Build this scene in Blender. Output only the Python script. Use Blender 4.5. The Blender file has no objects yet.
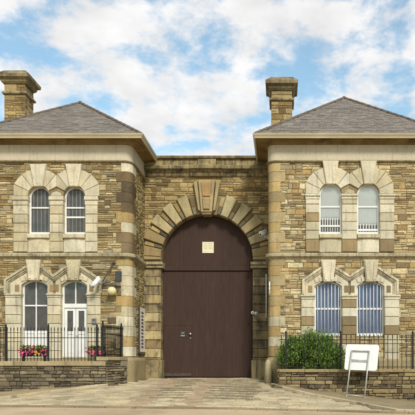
import bpy, bmesh, math, random
from mathutils import Vector, geometry
from math import sin, cos, pi, radians as R
random.seed(7)
S = bpy.context.scene
COL = S.collection

# ------------------------------------------------------------------ survey of the facade
# camera stands at X=3.22, Y=-27, eye Z=0.74 (ground at the gate is Z=0)
CX, CD, CZ, FL, PX, PY = 3.22, 27.0, 0.74, 620.0, 281.0, 361.0
SF = FL / 24.6          # photo units per metre on the lodge fronts
SG = FL / 27.0          # ... on the gateway wall
def fx(p): return CX + (p - PX) / SF
def fz(p): return CZ + (PY - p) / SF
def gx(p): return CX + (p - PX) / SG
def gzz(p): return CZ + (PY - p) / SG

def lerp(a, b, t): return a + (b - a) * t
def table(tab, x):
    if x <= tab[0][0]: return tab[0][1]
    for (a, va), (b, vb) in zip(tab, tab[1:]):
        if x <= b:
            t = (x - a) / (b - a); t = t * t * (3 - 2 * t) * .4 + t * .6
            return lerp(va, vb, t)
    return tab[-1][1]
T0 = [(-14, -.62), (-9, -.52), (-7.1, -.44), (-4.9, -.29), (-3.2, -.15), (0, -.12), (3.2, -.2), (5, -.46), (8.15, -.8), (11, -.95), (16, -1.05)]
T1 = [(-14, -.56), (-5.2, -.57), (.8, -.63), (3.8, -.69), (7.2, -.78), (11, -.95), (16, -1.05)]
def ground_z(x, y):
    a, b = table(T0, x), table(T1, x)
    if y >= 0: return 0.0 if abs(x) < 3 else lerp(0, a * .6, min(1, (abs(x) - 3) / 6))
    if y > -4.2:
        base = 0.0 if abs(x) < 3 else lerp(0, a * .6, min(1, (abs(x) - 3) / 6))
        return lerp(base, a, -y / 4.2)
    if y > -8.5: return lerp(a, b, (-y - 4.2) / 4.3)
    if y > -12: return lerp(b, b - .2, (-y - 8.5) / 3.5)
    return b - .2
def ray_ground(px, py):
    d = 27.0
    lo = None
    for i in range(2000):
        d = 27.0 - i * .01
        if ground_z(CX + (px - PX) * d / FL, d * 1 - 27 if False else -(27 - d)) >= CZ - (py - PY) * d / FL and i: break
        lo = d
        z = CZ - (py - PY) * d / FL
        g = ground_z(CX + (px - PX) * d / FL, d - 27)
    # march from the camera outwards: first hit
    for i in range(2500):
        d = 4 + i * .01
        z = CZ - (py - PY) * d / FL
        if z <= ground_z(CX + (px - PX) * d / FL, -27 + d): break
    return CX + (px - PX) * d / FL, -27 + d

# ------------------------------------------------------------------ mesh helpers
class MB:
    def __init__(s): s.v = []; s.f = []; s.c = []; s.m = []; s.sm = []
    def add(s, vs, fs, col=(1, 1, 1), mi=0, smooth=False):
        n = len(s.v); s.v += [tuple(v) for v in vs]
        for f in fs:
            s.f.append(tuple(n + i for i in f)); s.c.append(col); s.m.append(mi); s.sm.append(smooth)
    def box(s, x0, x1, y0, y1, z0, z1, col=(1, 1, 1), mi=0):
        vs = [(x, y, z) for x in (x0, x1) for y in (y0, y1) for z in (z0, z1)]
        s.add(vs, [(0, 1, 3, 2), (4, 6, 7, 5), (0, 4, 5, 1), (2, 3, 7, 6), (0, 2, 6, 4), (1, 5, 7, 3)], col, mi)
    def bbox(s, x0, x1, y0, y1, z0, z1, c=.01, col=(1, 1, 1), mi=0):
        """box with chamfered vertical and top edges"""
        pl = [(x0 + c, y0), (x1 - c, y0), (x1, y0 + c), (x1, y1 - c), (x1 - c, y1), (x0 + c, y1), (x0, y1 - c), (x0, y0 + c)]
        cx, cy = (x0 + x1) / 2, (y0 + y1) / 2
        kx, ky = 1 - 2 * c / (x1 - x0), 1 - 2 * c / (y1 - y0)
        ins = [(cx + (a - cx) * kx, cy + (b - cy) * ky) for a, b in pl]
        rings = [(ins, z0), (pl, z0 + c), (pl, z1 - c), (ins, z1)]
        vs = [(a, b, z) for r, z in rings for a, b in r]
        fs = [tuple(range(8))[::-1], tuple(range(24, 32))]
        for k in range(3):
            for i in range(8): j = (i + 1) % 8; fs.append((k * 8 + i, k * 8 + j, k * 8 + 8 + j, k * 8 + 8 + i))
        s.add(vs, fs, col, mi)
    def tube(s, pts, r, n=8, col=(1, 1, 1), mi=0, r1=None):
        pts = [Vector(p) for p in pts]; vs = []
        for i, p in enumerate(pts):
            d = (pts[min(i + 1, len(pts) - 1)] - pts[max(i - 1, 0)]).normalized()
            a = d.orthogonal().normalized() if abs(d.z) > .9 else d.cross(Vector((0, 0, 1))).normalized()
            if abs(d.z) > .9: a = Vector((1, 0, 0)) - d * d.x; a.normalize()
            b = d.cross(a)
            rr = r if r1 is None else lerp(r, r1, i / (len(pts) - 1))
            for k in range(n): vs.append(p + a * rr * cos(2 * pi * k / n) + b * rr * sin(2 * pi * k / n))
        fs = [tuple(range(n))[::-1], tuple(range(len(vs) - n, len(vs)))]
        s.add(vs, fs, col, mi)
        fs = []
        for i in range(len(pts) - 1):
            for k in range(n): j = (k + 1) % n; fs.append((i * n + k, i * n + j, i * n + n + j, i * n + n + k))
        n0 = len(s.v) - len(vs)
        for f in fs: s.f.append(tuple(n0 + q for q in f)); s.c.append(col); s.m.append(mi); s.sm.append(n > 5)
    def lathe(s, prof, c, n=20, col=(1, 1, 1), mi=0, axis='z'):
        vs = []
        for r, h in prof:
            for k in range(n):
                a = 2 * pi * k / n
                if axis == 'z': vs.append((c[0] + r * cos(a), c[1] + r * sin(a), c[2] + h))
                else: vs.append((c[0] + r * cos(a), c[1] + h, c[2] + r * sin(a)))
        fs = [tuple(range(n))[::-1], tuple(range(len(vs) - n, len(vs)))]
        for i in range(len(prof) - 1):
            for k in range(n): j = (k + 1) % n; fs.append((i * n + k, i * n + j, i * n + n + j, i * n + n + k))
        s.add(vs, fs, col, mi, True)
    def prism(s, poly, fr, o0, o1, c=0, col=(1, 1, 1), mi=0, bulge=0):
        """polygon (u,z) extruded along the frame's outward normal, front edge chamfered by c"""
        n = len(poly); ar = sum(poly[i][0] * poly[(i + 1) % n][1] - poly[(i + 1) % n][0] * poly[i][1] for i in range(n))
        if ar < 0: poly = poly[::-1]
        rings = [(poly, o0), (poly, o1 - c)]
        if c > 0: rings.append(([(a + random.uniform(-.22, .22) * c, b + random.uniform(-.22, .22) * c) for a, b in inset(poly, c)], o1))
        else: rings[1] = (poly, o1)
        vs = [fr(u, z, o) for pl, o in rings for u, z in pl]
        fs = [tuple(range(n))[::-1]]
        for k in range(len(rings) - 1):
            for i in range(n): j = (i + 1) % n; fs.append((k * n + i, k * n + j, k * n + n + j, k * n + n + i))
        b = (len(rings) - 1) * n
        if bulge:
            pl = rings[-1][0]; cu = sum(p[0] for p in pl) / n; cz = sum(p[1] for p in pl) / n
            vs.append(fr(cu + random.uniform(-.02, .02), cz, rings[-1][1] + bulge))
            for i in range(n): fs.append((b + i, b + (i + 1) % n, len(vs) - 1))
        else: fs.append(tuple(range(b, b + n)))
        s.add(vs, fs, col, mi)
    def build(s, name, mats, parent=None, recalc=True):
        me = bpy.data.meshes.new(name); me.from_pydata(s.v, [], s.f)
        if not isinstance(mats, (list, tuple)): mats = [mats]
        for m in mats: me.materials.append(m)
        me.polygons.foreach_set('material_index', s.m); me.polygons.foreach_set('use_smooth', s.sm)
        at = me.attributes.new('Col', 'FLOAT_COLOR', 'CORNER'); buf = []
        for p, c in zip(me.polygons, s.c): buf += [c[0], c[1], c[2], 1.0] * p.loop_total
        at.data.foreach_set('color', buf)
        if recalc:
            bm = bmesh.new(); bm.from_mesh(me); bmesh.ops.recalc_face_normals(bm, faces=bm.faces); bm.to_mesh(me); bm.free()
        me.update()
        o = bpy.data.objects.new(name, me); COL.objects.link(o)
        if parent is not None: o.parent = parent; o.matrix_parent_inverse = MI(parent)
        return o
def MI(p):
    from mathutils import Matrix
    if p.parent is not None or p.type == 'MESH': return Matrix()
    return p.matrix_basis.inverted()
def inset(poly, c):
    n = len(poly); out = []
    for i in range(n):
        p0, p1, p2 = Vector(poly[i - 1]), Vector(poly[i]), Vector(poly[(i + 1) % n])
        d1 = (p1 - p0).normalized(); d2 = (p2 - p1).normalized()
        n1 = Vector((-d1.y, d1.x)); n2 = Vector((-d2.y, d2.x)); m = n1 + n2
        if m.length < .2: m = n1
        m.normalize(); k = c / max(.35, m.dot(n1)); q = p1 + m * k; out.append((q.x, q.y))
    return out
def clipx(poly, xc, keep):      # keep -1: left side, +1: right side
    out = []; n = len(poly)
    for i in range(n):
        a, b = poly[i], poly[(i + 1) % n]; ia = (a[0] - xc) * keep >= 0; ib = (b[0] - xc) * keep >= 0
        if ia: out.append(a)
        if ia != ib: t = (xc - a[0]) / (b[0] - a[0]); out.append((xc, a[1] + t * (b[1] - a[1])))
    return out
def frame(p0, U, N):
    return lambda u, z, o: (p0[0] + U[0] * u + N[0] * o, p0[1] + U[1] * u + N[1] * o, z)
YF = -2.4
FRONT = frame((0, YF), (1, 0), (0, -1))      # u = world X
GATE = frame((0, 0), (1, 0), (0, -1))
def sweep(mb, path, prof, closed=False, col=(1, 1, 1), flip=1, mi=0):
    """profile (outward, z) swept along a plan path with mitred corners; outward = right of travel * flip"""
    n = len(path); rings = []
    for i in range(n):
        p = Vector(path[i]); a = Vector(path[i - 1]) if (closed or i > 0) else None; b = Vector(path[(i + 1) % n]) if (closed or i < n - 1) else None
        d1 = (p - a).normalized() if a is not None else None; d2 = (b - p).normalized() if b is not None else None
        d1 = d1 or d2; d2 = d2 or d1
        n1 = Vector((d1.y, -d1.x)) * flip; n2 = Vector((d2.y, -d2.x)) * flip; m = (n1 + n2).normalized(); k = 1 / max(.3, m.dot(n1))
        rings.append([(p.x + m.x * k * o, p.y + m.y * k * o, z) for o, z in prof])
    q = len(prof); vs = [v for r in rings for v in r]; fs = []
    for i in range(n if closed else n - 1):
        j = (i + 1) % n
        for k in range(q): l = (k + 1) % q; fs.append((i * q + k, i * q + l, j * q + l, j * q + k))
    if not closed: fs += [tuple(range(q)), tuple(range((n - 1) * q, n * q))]
    mb.add(vs, fs, col, mi)
def tag(o, label, cat, group=None, kind=None):
    if label: o['label'] = label
    if cat: o['category'] = cat
    if group: o['group'] = group
    if kind: o['kind'] = kind
    return o
def empty(name, loc, label, cat, group=None):
    o = bpy.data.objects.new(name, None); o.location = loc; o.empty_display_size = .2; COL.objects.link(o)
    return tag(o, label, cat, group)

# ------------------------------------------------------------------ materials
def lin(r, g, b, k=1.0):
    f = lambda c: ((c / 255 + .055) / 1.055) ** 2.4 if c / 255 > .04045 else c / 255 / 12.92
    return (f(r) * k, f(g) * k, f(b) * k)
def mat(name, col=(.5, .5, .5), rough=.8, attr=False, n1=(2.0, .25), n2=(30, .2), bump=.3, bscale=40, metal=0, spec=.3, tint=None, streak=None, stretch=(1, 1, 1), bdist=.01):
    m = bpy.data.materials.new(name); m.use_nodes = True; nt = m.node_tree; nd = nt.nodes; L = nt.links
    b = nd['Principled BSDF']; b.inputs['Roughness'].default_value = rough; b.inputs['Metallic'].default_value = metal
    b.inputs['Specular IOR Level'].default_value = spec
    tc = nd.new('ShaderNodeTexCoord'); mp = nd.new('ShaderNodeMapping'); mp.inputs['Scale'].default_value = stretch
    L.new(tc.outputs['Object'], mp.inputs['Vector'])
    if attr: a = nd.new('ShaderNodeAttribute'); a.attribute_name = 'Col'; cur = a.outputs['Color']
    else: a = nd.new('ShaderNodeRGB'); a.outputs[0].default_value = (*col, 1); cur = a.outputs[0]
    def noise(scale, det=4, dist=0):
        n = nd.new('ShaderNodeTexNoise'); n.inputs['Scale'].default_value = scale; n.inputs['Detail'].default_value = det
        n.inputs['Distortion'].default_value = dist
        L.new(mp.outputs[0], n.inputs['Vector']); return n.outputs['Fac']
    for sc, amt in (n1, n2):
        if amt <= 0: continue
        mr = nd.new('ShaderNodeMapRange'); mr.inputs['From Min'].default_value = .3; mr.inputs['From Max'].default_value = .7
        mr.inputs['To Min'].default_value = 1 - amt; mr.inputs['To Max'].default_value = 1 + amt
        L.new(noise(sc, 6), mr.inputs['Value'])
        vm = nd.new('ShaderNodeVectorMath'); vm.operation = 'SCALE'; L.new(cur, vm.inputs[0]); L.new(mr.outputs[0], vm.inputs['Scale']); cur = vm.outputs[0]
    if tint:       # (colour, scale, lo, hi) patches of another colour
        for tcol, tsc, lo, hi in tint:
            mr = nd.new('ShaderNodeMapRange'); mr.inputs['From Min'].default_value = lo; mr.inputs['From Max'].default_value = hi
            L.new(noise(tsc, 5, .4), mr.inputs['Value'])
            mx = nd.new('ShaderNodeMix'); mx.data_type = 'RGBA'; L.new(mr.outputs[0], mx.inputs[0]); L.new(cur, mx.inputs[6]); mx.inputs[7].default_value = (*tcol, 1)
            cur = mx.outputs[2]
    if streak:
        scol, lo, hi = streak; m2 = nd.new('ShaderNodeMapping'); m2.inputs['Scale'].default_value = (9, 9, .8); L.new(tc.outputs['Object'], m2.inputs['Vector'])
        n = nd.new('ShaderNodeTexNoise'); n.inputs['Scale'].default_value = 1; n.inputs['Detail'].default_value = 6; L.new(m2.outputs[0], n.inputs['Vector'])
        mr = nd.new('ShaderNodeMapRange'); mr.inputs['From Min'].default_value = lo; mr.inputs['From Max'].default_value = hi; L.new(n.outputs['Fac'], mr.inputs['Value'])
        mx = nd.new('ShaderNodeMix'); mx.data_type = 'RGBA'; L.new(mr.outputs[0], mx.inputs[0]); L.new(cur, mx.inputs[6]); mx.inputs[7].default_value = (*scol, 1); cur = mx.outputs[2]
    L.new(cur, b.inputs['Base Color'])
    if bump:
        bp = nd.new('ShaderNodeBump'); bp.inputs['Strength'].default_value = bump; bp.inputs['Distance'].default_value = bdist
        L.new(noise(bscale, 8), bp.inputs['Height']); L.new(bp.outputs[0], b.inputs['Normal'])
    return m
M = {}
M['rubble'] = mat('rubble_stone', attr=True, n1=(.7, .22), n2=(24, .34), bump=.9, bscale=26, bdist=.02, tint=[((.07, .055, .035), 1.1, .56, .9), ((.3, .26, .18), 7, .62, .8)])
M['ashlar'] = mat('ashlar_stone', attr=True, n1=(1.6, .2), n2=(26, .18), bump=.55, bscale=35, tint=[((.15, .115, .07), 3.2, .56, .95)], streak=((.12, .095, .06), .54, .95))
M['weathered'] = mat('soot_weathered_stone', attr=True, n1=(1.3, .3), n2=(22, .22), bump=.5, bscale=34, tint=[((.06, .05, .03), 2.4, .48, .72)], streak=((.05, .042, .028), .48, .75))
M['dressed'] = mat('dressed_moulding_stone', attr=True, n1=(1.6, .22), n2=(22, .18), bump=.45, bscale=36, tint=[((.08, .065, .042), 2.6, .52, .8)], streak=((.09, .075, .05), .5, .8))
M['frieze'] = mat('painted_frieze_stone', lin(196, 184, 158, .84), n1=(.9, .1), n2=(14, .07), bump=.2, bscale=30, streak=((.22, .18, .12), .55, .95))
M['mortar'] = mat('lime_mortar', lin(150, 134, 102, .72), n1=(3, .3), n2=(40, .3), bump=.6, bscale=60)
M['slate'] = mat('roof_slate', attr=True, rough=.65, n1=(1.2, .12), n2=(40, .18), bump=.3, bscale=50, tint=[((.13, .12, .06), 3.5, .62, .85)])
M['hip'] = mat('hip_tile', lin(118, 106, 92, .7), n1=(4, .2), n2=(30, .2))
M['gutter'] = mat('cream_painted_gutter', lin(196, 182, 148, .8), rough=.5, n1=(1.2, .12), n2=(20, .08), bump=.1)
M['soffit'] = mat('brown_eaves_boards', lin(150, 126, 82, .7), n1=(1.3, .3), n2=(20, .2), bump=.2, tint=[((.07, .05, .03), 1.6, .5, .75)], stretch=(1, 1, 1))
M['white'] = mat('white_gloss_paint', (.68, .67, .63), rough=.4, n1=(3, .07), n2=(30, .05), bump=.05, streak=((.45, .42, .36), .56, .95))
M['bars'] = mat('pale_bar_paint', (.62, .6, .56), rough=.5, n1=(3, .05), n2=(30, .04), bump=0)
M['whitebar'] = mat('white_bar_paint', (.6, .62, .62), rough=.5, n1=(3, .05), n2=(30, .04), bump=0)
M['iron'] = mat('black_iron_paint', (.012, .012, .011), rough=.45, n1=(5, .3), n2=(50, .2), bump=.2)
M['gate'] = mat('dark_brown_gate_paint', (.051, .029, .021), rough=.68, spec=.15, n1=(1.1, .14), n2=(16, .14), bump=.2, bscale=14, stretch=(1, 1, .12), tint=[((.085, .055, .042), 3.5, .6, 1.0), ((.035, .018, .013), 2.0, .58, .85)], streak=((.09, .06, .048), .62, 1.1))
M['gatedark'] = mat('gate_gap_iron', (.02, .013, .011), rough=.5)
M['steel'] = mat('galvanised_steel', (.42, .41, .38), rough=.42, metal=.35, n1=(8, .12), n2=(40, .1), bump=.1)
M['curtain'] = mat('net_curtain_fabric', (.93, .94, .93), n1=(3, .0), n2=(90, .04), bump=.2, bscale=90)
M['blind'] = mat('blue_blind_fabric', (.13, .24, .52), n1=(2, .15), n2=(30, .1), bump=.1)
M['dark'] = mat('dark_interior_plaster', (.05, .045, .035), n1=(1, .2))
M['leafc'] = mat('leaf', attr=True, rough=.5, n1=(3, .15), n2=(20, .1), bump=0)
M['petal'] = mat('petal', attr=True, rough=.6, n1=(9, .15), n2=(60, .1), bump=0)
M['bark'] = mat('bark', (.09, .06, .035))
M['asphalt'] = mat('buff_road_surface', lin(192, 168, 136, .84), n1=(.5, .12), n2=(70, .2), bump=.5, bscale=120, tint=[(lin(160, 140, 110, .75), .7, .5, .8), (lin(130, 112, 88, .7), 3.5, .62, .8)])
M['ground'] = mat('far_ground', lin(168, 148, 112, .7), n1=(.1, .15), n2=(5, .1))
M['paving'] = mat('worn_pavement', attr=True, n1=(1.0, .2), n2=(30, .24), bump=.55, bscale=60, tint=[((.13, .105, .07), 1.6, .56, .8)])
M['grey'] = mat('grey_plastic', (.16, .16, .16), rough=.5, n1=(4, .1), n2=(30, .1), bump=.05)
M['darkgrey'] = mat('dark_grey_plastic', (.045, .045, .045), rough=.5, n1=(4, .1), n2=(30, .1), bump=.05)
M['cream'] = mat('cream_globe_plastic', lin(222, 208, 160, .85), rough=.25, n1=(6, .06), n2=(30, .03), bump=0)
M['text'] = mat('sign_lettering', lin(70, 62, 84), rough=.6, n1=(3, .05), bump=0)
M['fainttext'] = mat('faint_lettering', lin(178, 160, 120), rough=.6, n1=(3, .05), bump=0)
M['teal'] = mat('green_sign_panel', (.01, .22, .16), rough=.5, bump=0)
M['soil'] = mat('soil', (.03, .022, .015))
def glass():
    m = bpy.data.materials.new('window_glass'); m.use_nodes = True; nt = m.node_tree; nd = nt.nodes; L = nt.links; nd.clear()
    o = nd.new('ShaderNodeOutputMaterial'); mx = nd.new('ShaderNodeMixShader'); t = nd.new('ShaderNodeBsdfTransparent'); g = nd.new('ShaderNodeBsdfGlossy')
    t.inputs[0].default_value = (.94, .96, .95, 1); g.inputs['Roughness'].default_value = .03; fr = nd.new('ShaderNodeFresnel'); fr.inputs[0].default_value = 1.5
    n = nd.new('ShaderNodeTexNoise'); n.inputs['Scale'].default_value = 3; bp = nd.new('ShaderNodeBump'); bp.inputs['Strength'].default_value = .06; bp.inputs['Distance'].default_value = .05
    tc = nd.new('ShaderNodeTexCoord'); L.new(tc.outputs['Object'], n.inputs['Vector']); L.new(n.outputs[0], bp.inputs['Height']); L.new(bp.outputs[0], g.inputs['Normal'])
    ad = nd.new('ShaderNodeMath'); ad.operation = 'MULTIPLY_ADD'; ad.inputs[1].default_value = 1.1; ad.inputs[2].default_value = .0
    L.new(fr.outputs[0], ad.inputs[0]); L.new(ad.outputs[0], mx.inputs[0]); L.new(t.outputs[0], mx.inputs[1]); L.new(g.outputs[0], mx.inputs[2]); df = nd.new('ShaderNodeBsdfDiffuse'); df.inputs[0].default_value = (.66, .63, .57, 1); m2 = nd.new('ShaderNodeMixShader')
    n3 = nd.new('ShaderNodeTexNoise'); n3.inputs['Scale'].default_value = 4; n3.inputs['Detail'].default_value = 6; L.new(tc.outputs['Object'], n3.inputs['Vector']); r3 = nd.new('ShaderNodeMapRange'); r3.inputs['To Min'].default_value = .03; r3.inputs['To Max'].default_value = .16; L.new(n3.outputs[0], r3.inputs[0])
    L.new(r3.outputs[0], m2.inputs[0]); L.new(mx.outputs[0], m2.inputs[1]); L.new(df.outputs[0], m2.inputs[2]); L.new(m2.outputs[0], o.inputs[0])
    return m
M['glass'] = glass()

# palettes (linear base colours)
PAL_RUBBLE = [(lin(190, 176, 142, .82), 5), (lin(176, 160, 124, .82), 6), (lin(164, 146, 110, .82), 6), (lin(204, 193, 162, .84), 3), (lin(174, 148, 102, .8), 2),
              (lin(152, 128, 88, .8), 2), (lin(138, 120, 90, .8), 2.5), (lin(118, 104, 80, .8), 1.6), (lin(176, 140, 100, .8), .3), (lin(160, 150, 126, .8), 2)]
PAL_RUBBLE_L = [(lin(180, 166, 132, .8), 5), (lin(162, 146, 110, .8), 6), (lin(148, 130, 94, .8), 6), (lin(192, 180, 148, .82), 2.5), (lin(162, 136, 92, .8), 2),
              (lin(140, 116, 76, .8), 2), (lin(122, 106, 78, .8), 3), (lin(102, 90, 68, .8), 2), (lin(168, 132, 94, .8), .3), (lin(148, 140, 118, .8), 2)]
PAL_GATE = [(lin(164, 146, 108, .8), 5), (lin(148, 130, 92, .8), 5), (lin(134, 116, 80, .8), 4), (lin(176, 158, 118, .8), 3), (lin(150, 122, 78, .8), 1), (lin(110, 94, 66, .8), 2)]
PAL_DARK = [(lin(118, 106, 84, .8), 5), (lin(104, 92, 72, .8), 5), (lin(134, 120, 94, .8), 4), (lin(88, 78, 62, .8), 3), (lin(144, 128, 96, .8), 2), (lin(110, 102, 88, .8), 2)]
PAL_SIDE = [(lin(168, 156, 118, .8), 5), (lin(152, 138, 100, .8), 4), (lin(134, 118, 82, .8), 3), (lin(156, 136, 94, .8), 2), (lin(106, 92, 66, .8), 1.5)]
LIGHT = [(lin(208, 198, 172, .86), 5), (lin(202, 191, 162, .85), 4), (lin(192, 180, 148, .84), 3)]
LIGHT_L = [(lin(202, 191, 164, .84), 5), (lin(194, 183, 154, .84), 4), (lin(184, 172, 140, .82), 3)]
OCHRE = [(lin(174, 154, 112, .8), 4), (lin(166, 145, 102, .8), 4), (lin(156, 136, 96, .8), 3), (lin(182, 162, 120, .8), 3)]
QUOIN_D = [(lin(106, 88, 60, .8), 4), (lin(90, 76, 54, .8), 4), (lin(128, 106, 72, .8), 3)]
BROWNB = [(lin(158, 136, 98, .8), 3), (lin(140, 120, 86, .8), 3)]
def pick(pal, v=.12):
    warm = 1.0
    if pal in (PAL_RUBBLE, PAL_RUBBLE_L, PAL_SIDE): warm = 1.13
    if pal in (PAL_GATE, OCHRE): warm = 1.2
    k1 = 1.07 if pal is LIGHT_L else 1.05 if warm > 1 else 1.0
    c = random.choices([p[0] for p in pal], [p[1] for p in pal])[0]; k = random.uniform(1 - v, 1 + v); h = random.uniform(-.03, .03)
    k *= k1; return (c[0] * k * (1 + h) * (1 + (warm - 1) * .35), c[1] * k, c[2] * k * (1 - h) / warm)

# ------------------------------------------------------------------ masonry
def free(u0, u1, blocks):
    iv = [(u0, u1)]
    for a, b in blocks:
        nx = []
        for p, q in iv:
            if b <= p or a >= q: nx.append((p, q)); continue
            if a > p: nx.append((p, a))
            if b < q: nx.append((b, q))
        iv = nx
    return [(p, q) for p, q in iv if q - p > .05]
def rubble(mb, fr, u0, u1, z0, z1, block, pal, hmin=.16, hmax=.27, wmin=.22, wmax=.75, t=.034, base=0.0, zfun=None):
    """irregular coursed stones; block(za, zb) -> list of (u0,u1) kept clear"""
    z = z0
    while z < z1 - .03:
        h = random.uniform(hmin, hmax)
        if z + h > z1 - .08: h = z1 - z
        bl = block(z, z + h)
        for p, q in free(u0, u1, bl):
            u = p
            while u < q - .01:
                w = random.uniform(wmin, wmax)
                if u + w > q - .14: w = q - u
                k = random.random(); rows = [(z, z + h)]
                if k > .3 and h > .15: m = z + h * random.uniform(.38, .62); rows = [(z, m), (m, z + h)]
                if k > .82 and h > .2: rows = [(z + h * i / 3, z + h * (i + 1) / 3) for i in range(3)]
                for ri, (za, zb) in enumerate(rows):
                    segs = [(u, u + w)]
                    if w > .34 and random.random() < .5: m = u + w * random.uniform(.3, .7); segs = [(u, m), (m, u + w)]
                    for a, b in segs:
                        g = random.uniform(.004, .013); j = lambda: random.uniform(-.009, .009)
                        pl = [(a + g + j(), za + g + j()), (b - g + j(), za + g + j()), (b - g + j(), zb - g + j()), (a + g + j(), zb - g + j())]
                        if b - a > .25: pl.insert(1, ((a + b) / 2 + j(), za + g + j())); pl.insert(4, ((a + b) / 2 + j(), zb - g + j()))
                        tt = t * random.uniform(.35, 1.15)
                        mb.prism(pl, fr, base, base + tt, min(.011, tt * .5), pick(pal), bulge=random.uniform(-.002, .012))
                u += w
        z += h
def panel(mb, fr, outer, holes, o0, o1, col):
    """flat wall with real openings"""
    loops = [outer] + holes; pts = [p for l in loops for p in l]
    tri = geometry.tessellate_polygon([[Vector((p[0], p[1], 0)) for p in l] for l in loops])
    vs = [fr(u, z, o1) for u, z in pts] + [fr(u, z, o0) for u, z in pts]; n = len(pts)
    fs = [tuple(t) for t in tri] + [tuple(n + i for i in t[::-1]) for t in tri]; k = 0
    for l in loops:
        for i in range(len(l)): a = k + i; b = k + (i + 1) % len(l); fs.append((a, b, n + b, n + a))
        k += len(l)
    mb.add(vs, fs, col)
def arch_pts(cx, hw, zs, rise, n=16):
    if rise >= hw * .98: return [(cx + hw * cos(pi * k / n), zs + rise * sin(pi * k / n)) for k in range(n + 1)]
    rad = (hw * hw + rise * rise) / (2 * rise); a0 = math.asin(hw / rad); n = 8
    return [(cx + rad * sin(lerp(a0, -a0, k / n)), zs + rise - rad + rad * cos(lerp(a0, -a0, k / n))) for k in range(n + 1)]
def opening(cx, hw, z0, zs, rise): return [(cx - hw, z0), (cx + hw, z0)] + arch_pts(cx, hw, zs, rise)

def ring(mb, fr, poly, w, o0, o1, col=(1, 1, 1)):
    n = len(poly); ar = sum(poly[i][0] * poly[(i + 1) % n][1] - poly[(i + 1) % n][0] * poly[i][1] for i in range(n))
    if ar < 0: poly = poly[::-1]
    inn = inset(poly, w); vs = [fr(u, z, o) for pl, o in ((poly, o0), (poly, o1), (inn, o1), (inn, o0)) for u, z in pl]; fs = []
    for k in range(4):
        for i in range(n): j = (i + 1) % n; q = (k + 1) % 4; fs.append((k * n + i, k * n + j, q * n + j, q * n + i))
    mb.add(vs, fs, col)
    return inn
def bx(mb, fr, u0, u1, z0, z1, o0, o1, col=(1, 1, 1), mi=0, c=0): mb.prism([(u0, z0), (u1, z0), (u1, z1), (u0, z1)], fr, o0, o1, c, col, mi)
def arch_h(cx, hw, zs, rise, u):
    if rise >= hw * .98: return zs + math.sqrt(max(0, hw * hw - (u - cx) ** 2)) * rise / hw
    rad = (hw * hw + rise * rise) / (2 * rise); return zs + rise - rad + math.sqrt(max(0, rad * rad - (u - cx) ** 2))

def sash_window(parent, cx, hw, z0, zs, rise, rails, muntin=False, bars=0, barmat='bars', low_bars=None, curtain=None, label=None, panel_below=None, bar_out=-.2, fdepth=-.12):
    pl = opening(cx, hw, z0, zs, rise); mb = MB()
    ring(mb, FRONT, pl, .065, fdepth - .1, fdepth)
    inn = inset(pl, .06)
    for r, w in rails: bx(mb, FRONT, cx - hw + .05, cx + hw - .05, r - w / 2, r + w / 2, fdepth - .07, fdepth - .012)
    bx(mb, FRONT, cx - hw + .004, cx + hw - .004, z0 + .003, z0 + .11, fdepth - .09, fdepth + .03)
    if muntin:
        zb = panel_below if panel_below else z0 + .1
        bx(mb, FRONT, cx - .022, cx + .022, zb, zs + rise - .05, fdepth - .068, fdepth - .016)
    if panel_below:
        bx(mb, FRONT, cx - hw + .05, cx + hw - .05, z0 + .1, panel_below, fdepth - .08, fdepth - .03)
        for q in (-1, 1): ring(mb, FRONT, [(cx + q * .05, z0 + .2), (cx + q * (hw - .1), z0 + .2), (cx + q * (hw - .1), panel_below - .08), (cx + q * .05, panel_below - .08)], .035, fdepth - .035, fdepth - .015)
    w = mb.build('window', M['white'], parent)
    if label: w['label'] = label
    g = MB(); ip = inset(pl, .05) if pl[0][0] < pl[1][0] else pl
    n = len(ip); g.add([FRONT(u, z, fdepth - .045) for u, z in ip], [tuple(range(n))]); g.build('pane', M['glass'], w, recalc=False)
    if bars or low_bars:
        b = MB()
        if bars:
            for k in range(bars):
                u = cx - hw + .06 + (2 * hw - .12) * (k + .5) / bars
                b.tube([FRONT(u, z0 + .02, bar_out), FRONT(u, arch_h(cx, hw, zs, rise, u) - .02, bar_out)], .0155, 6)
        if low_bars:
            k0, za, zb = low_bars
            for k in range(k0):
                u = cx - hw + .1 + (2 * hw - .2) * (k + .5) / k0
                b.tube([FRONT(u, za, bar_out + .01), FRONT(u, zb, bar_out + .01)], .024, 6)
            b.box(*sorted((FRONT(cx - hw + .02, 0, 0)[0], FRONT(cx + hw - .02, 0, 0)[0])), YF - bar_out - .01, YF - bar_out + .01, zb, zb + .03)
        b.build('security_bars', M[barmat], w)
    if curtain:
        kind, za, zb = curtain; c = MB(); N = 72; vs = []
        for k in range(N + 1):
            u = lerp(cx - hw + .02, cx + hw - .02, k / N)
            amp = .009 if kind == 'curtain' else .01; fq = 20 if kind == 'curtain' else 26
            o = (fdepth - .07 if kind == 'curtain' else fdepth - .09) + amp * sin(k / N * 2 * pi * fq / 2 + sin(k * .3) * .8) + (random.uniform(-.004, .004) if kind == 'curtain' else 0)
            zt = min(zb, arch_h(cx, hw, zs, rise, u) - .01)
            vs += [FRONT(u, za + .012 * sin(k * .5), o), FRONT(u, zt, o)]
        c.add(vs, [(2 * k, 2 * k + 2, 2 * k + 3, 2 * k + 1) for k in range(N)], smooth=True)
        c.build('net_curtain' if kind == 'curtain' else 'window_blind', M['curtain' if kind == 'curtain' else 'blind'], w, recalc=False)
    return w

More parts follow.
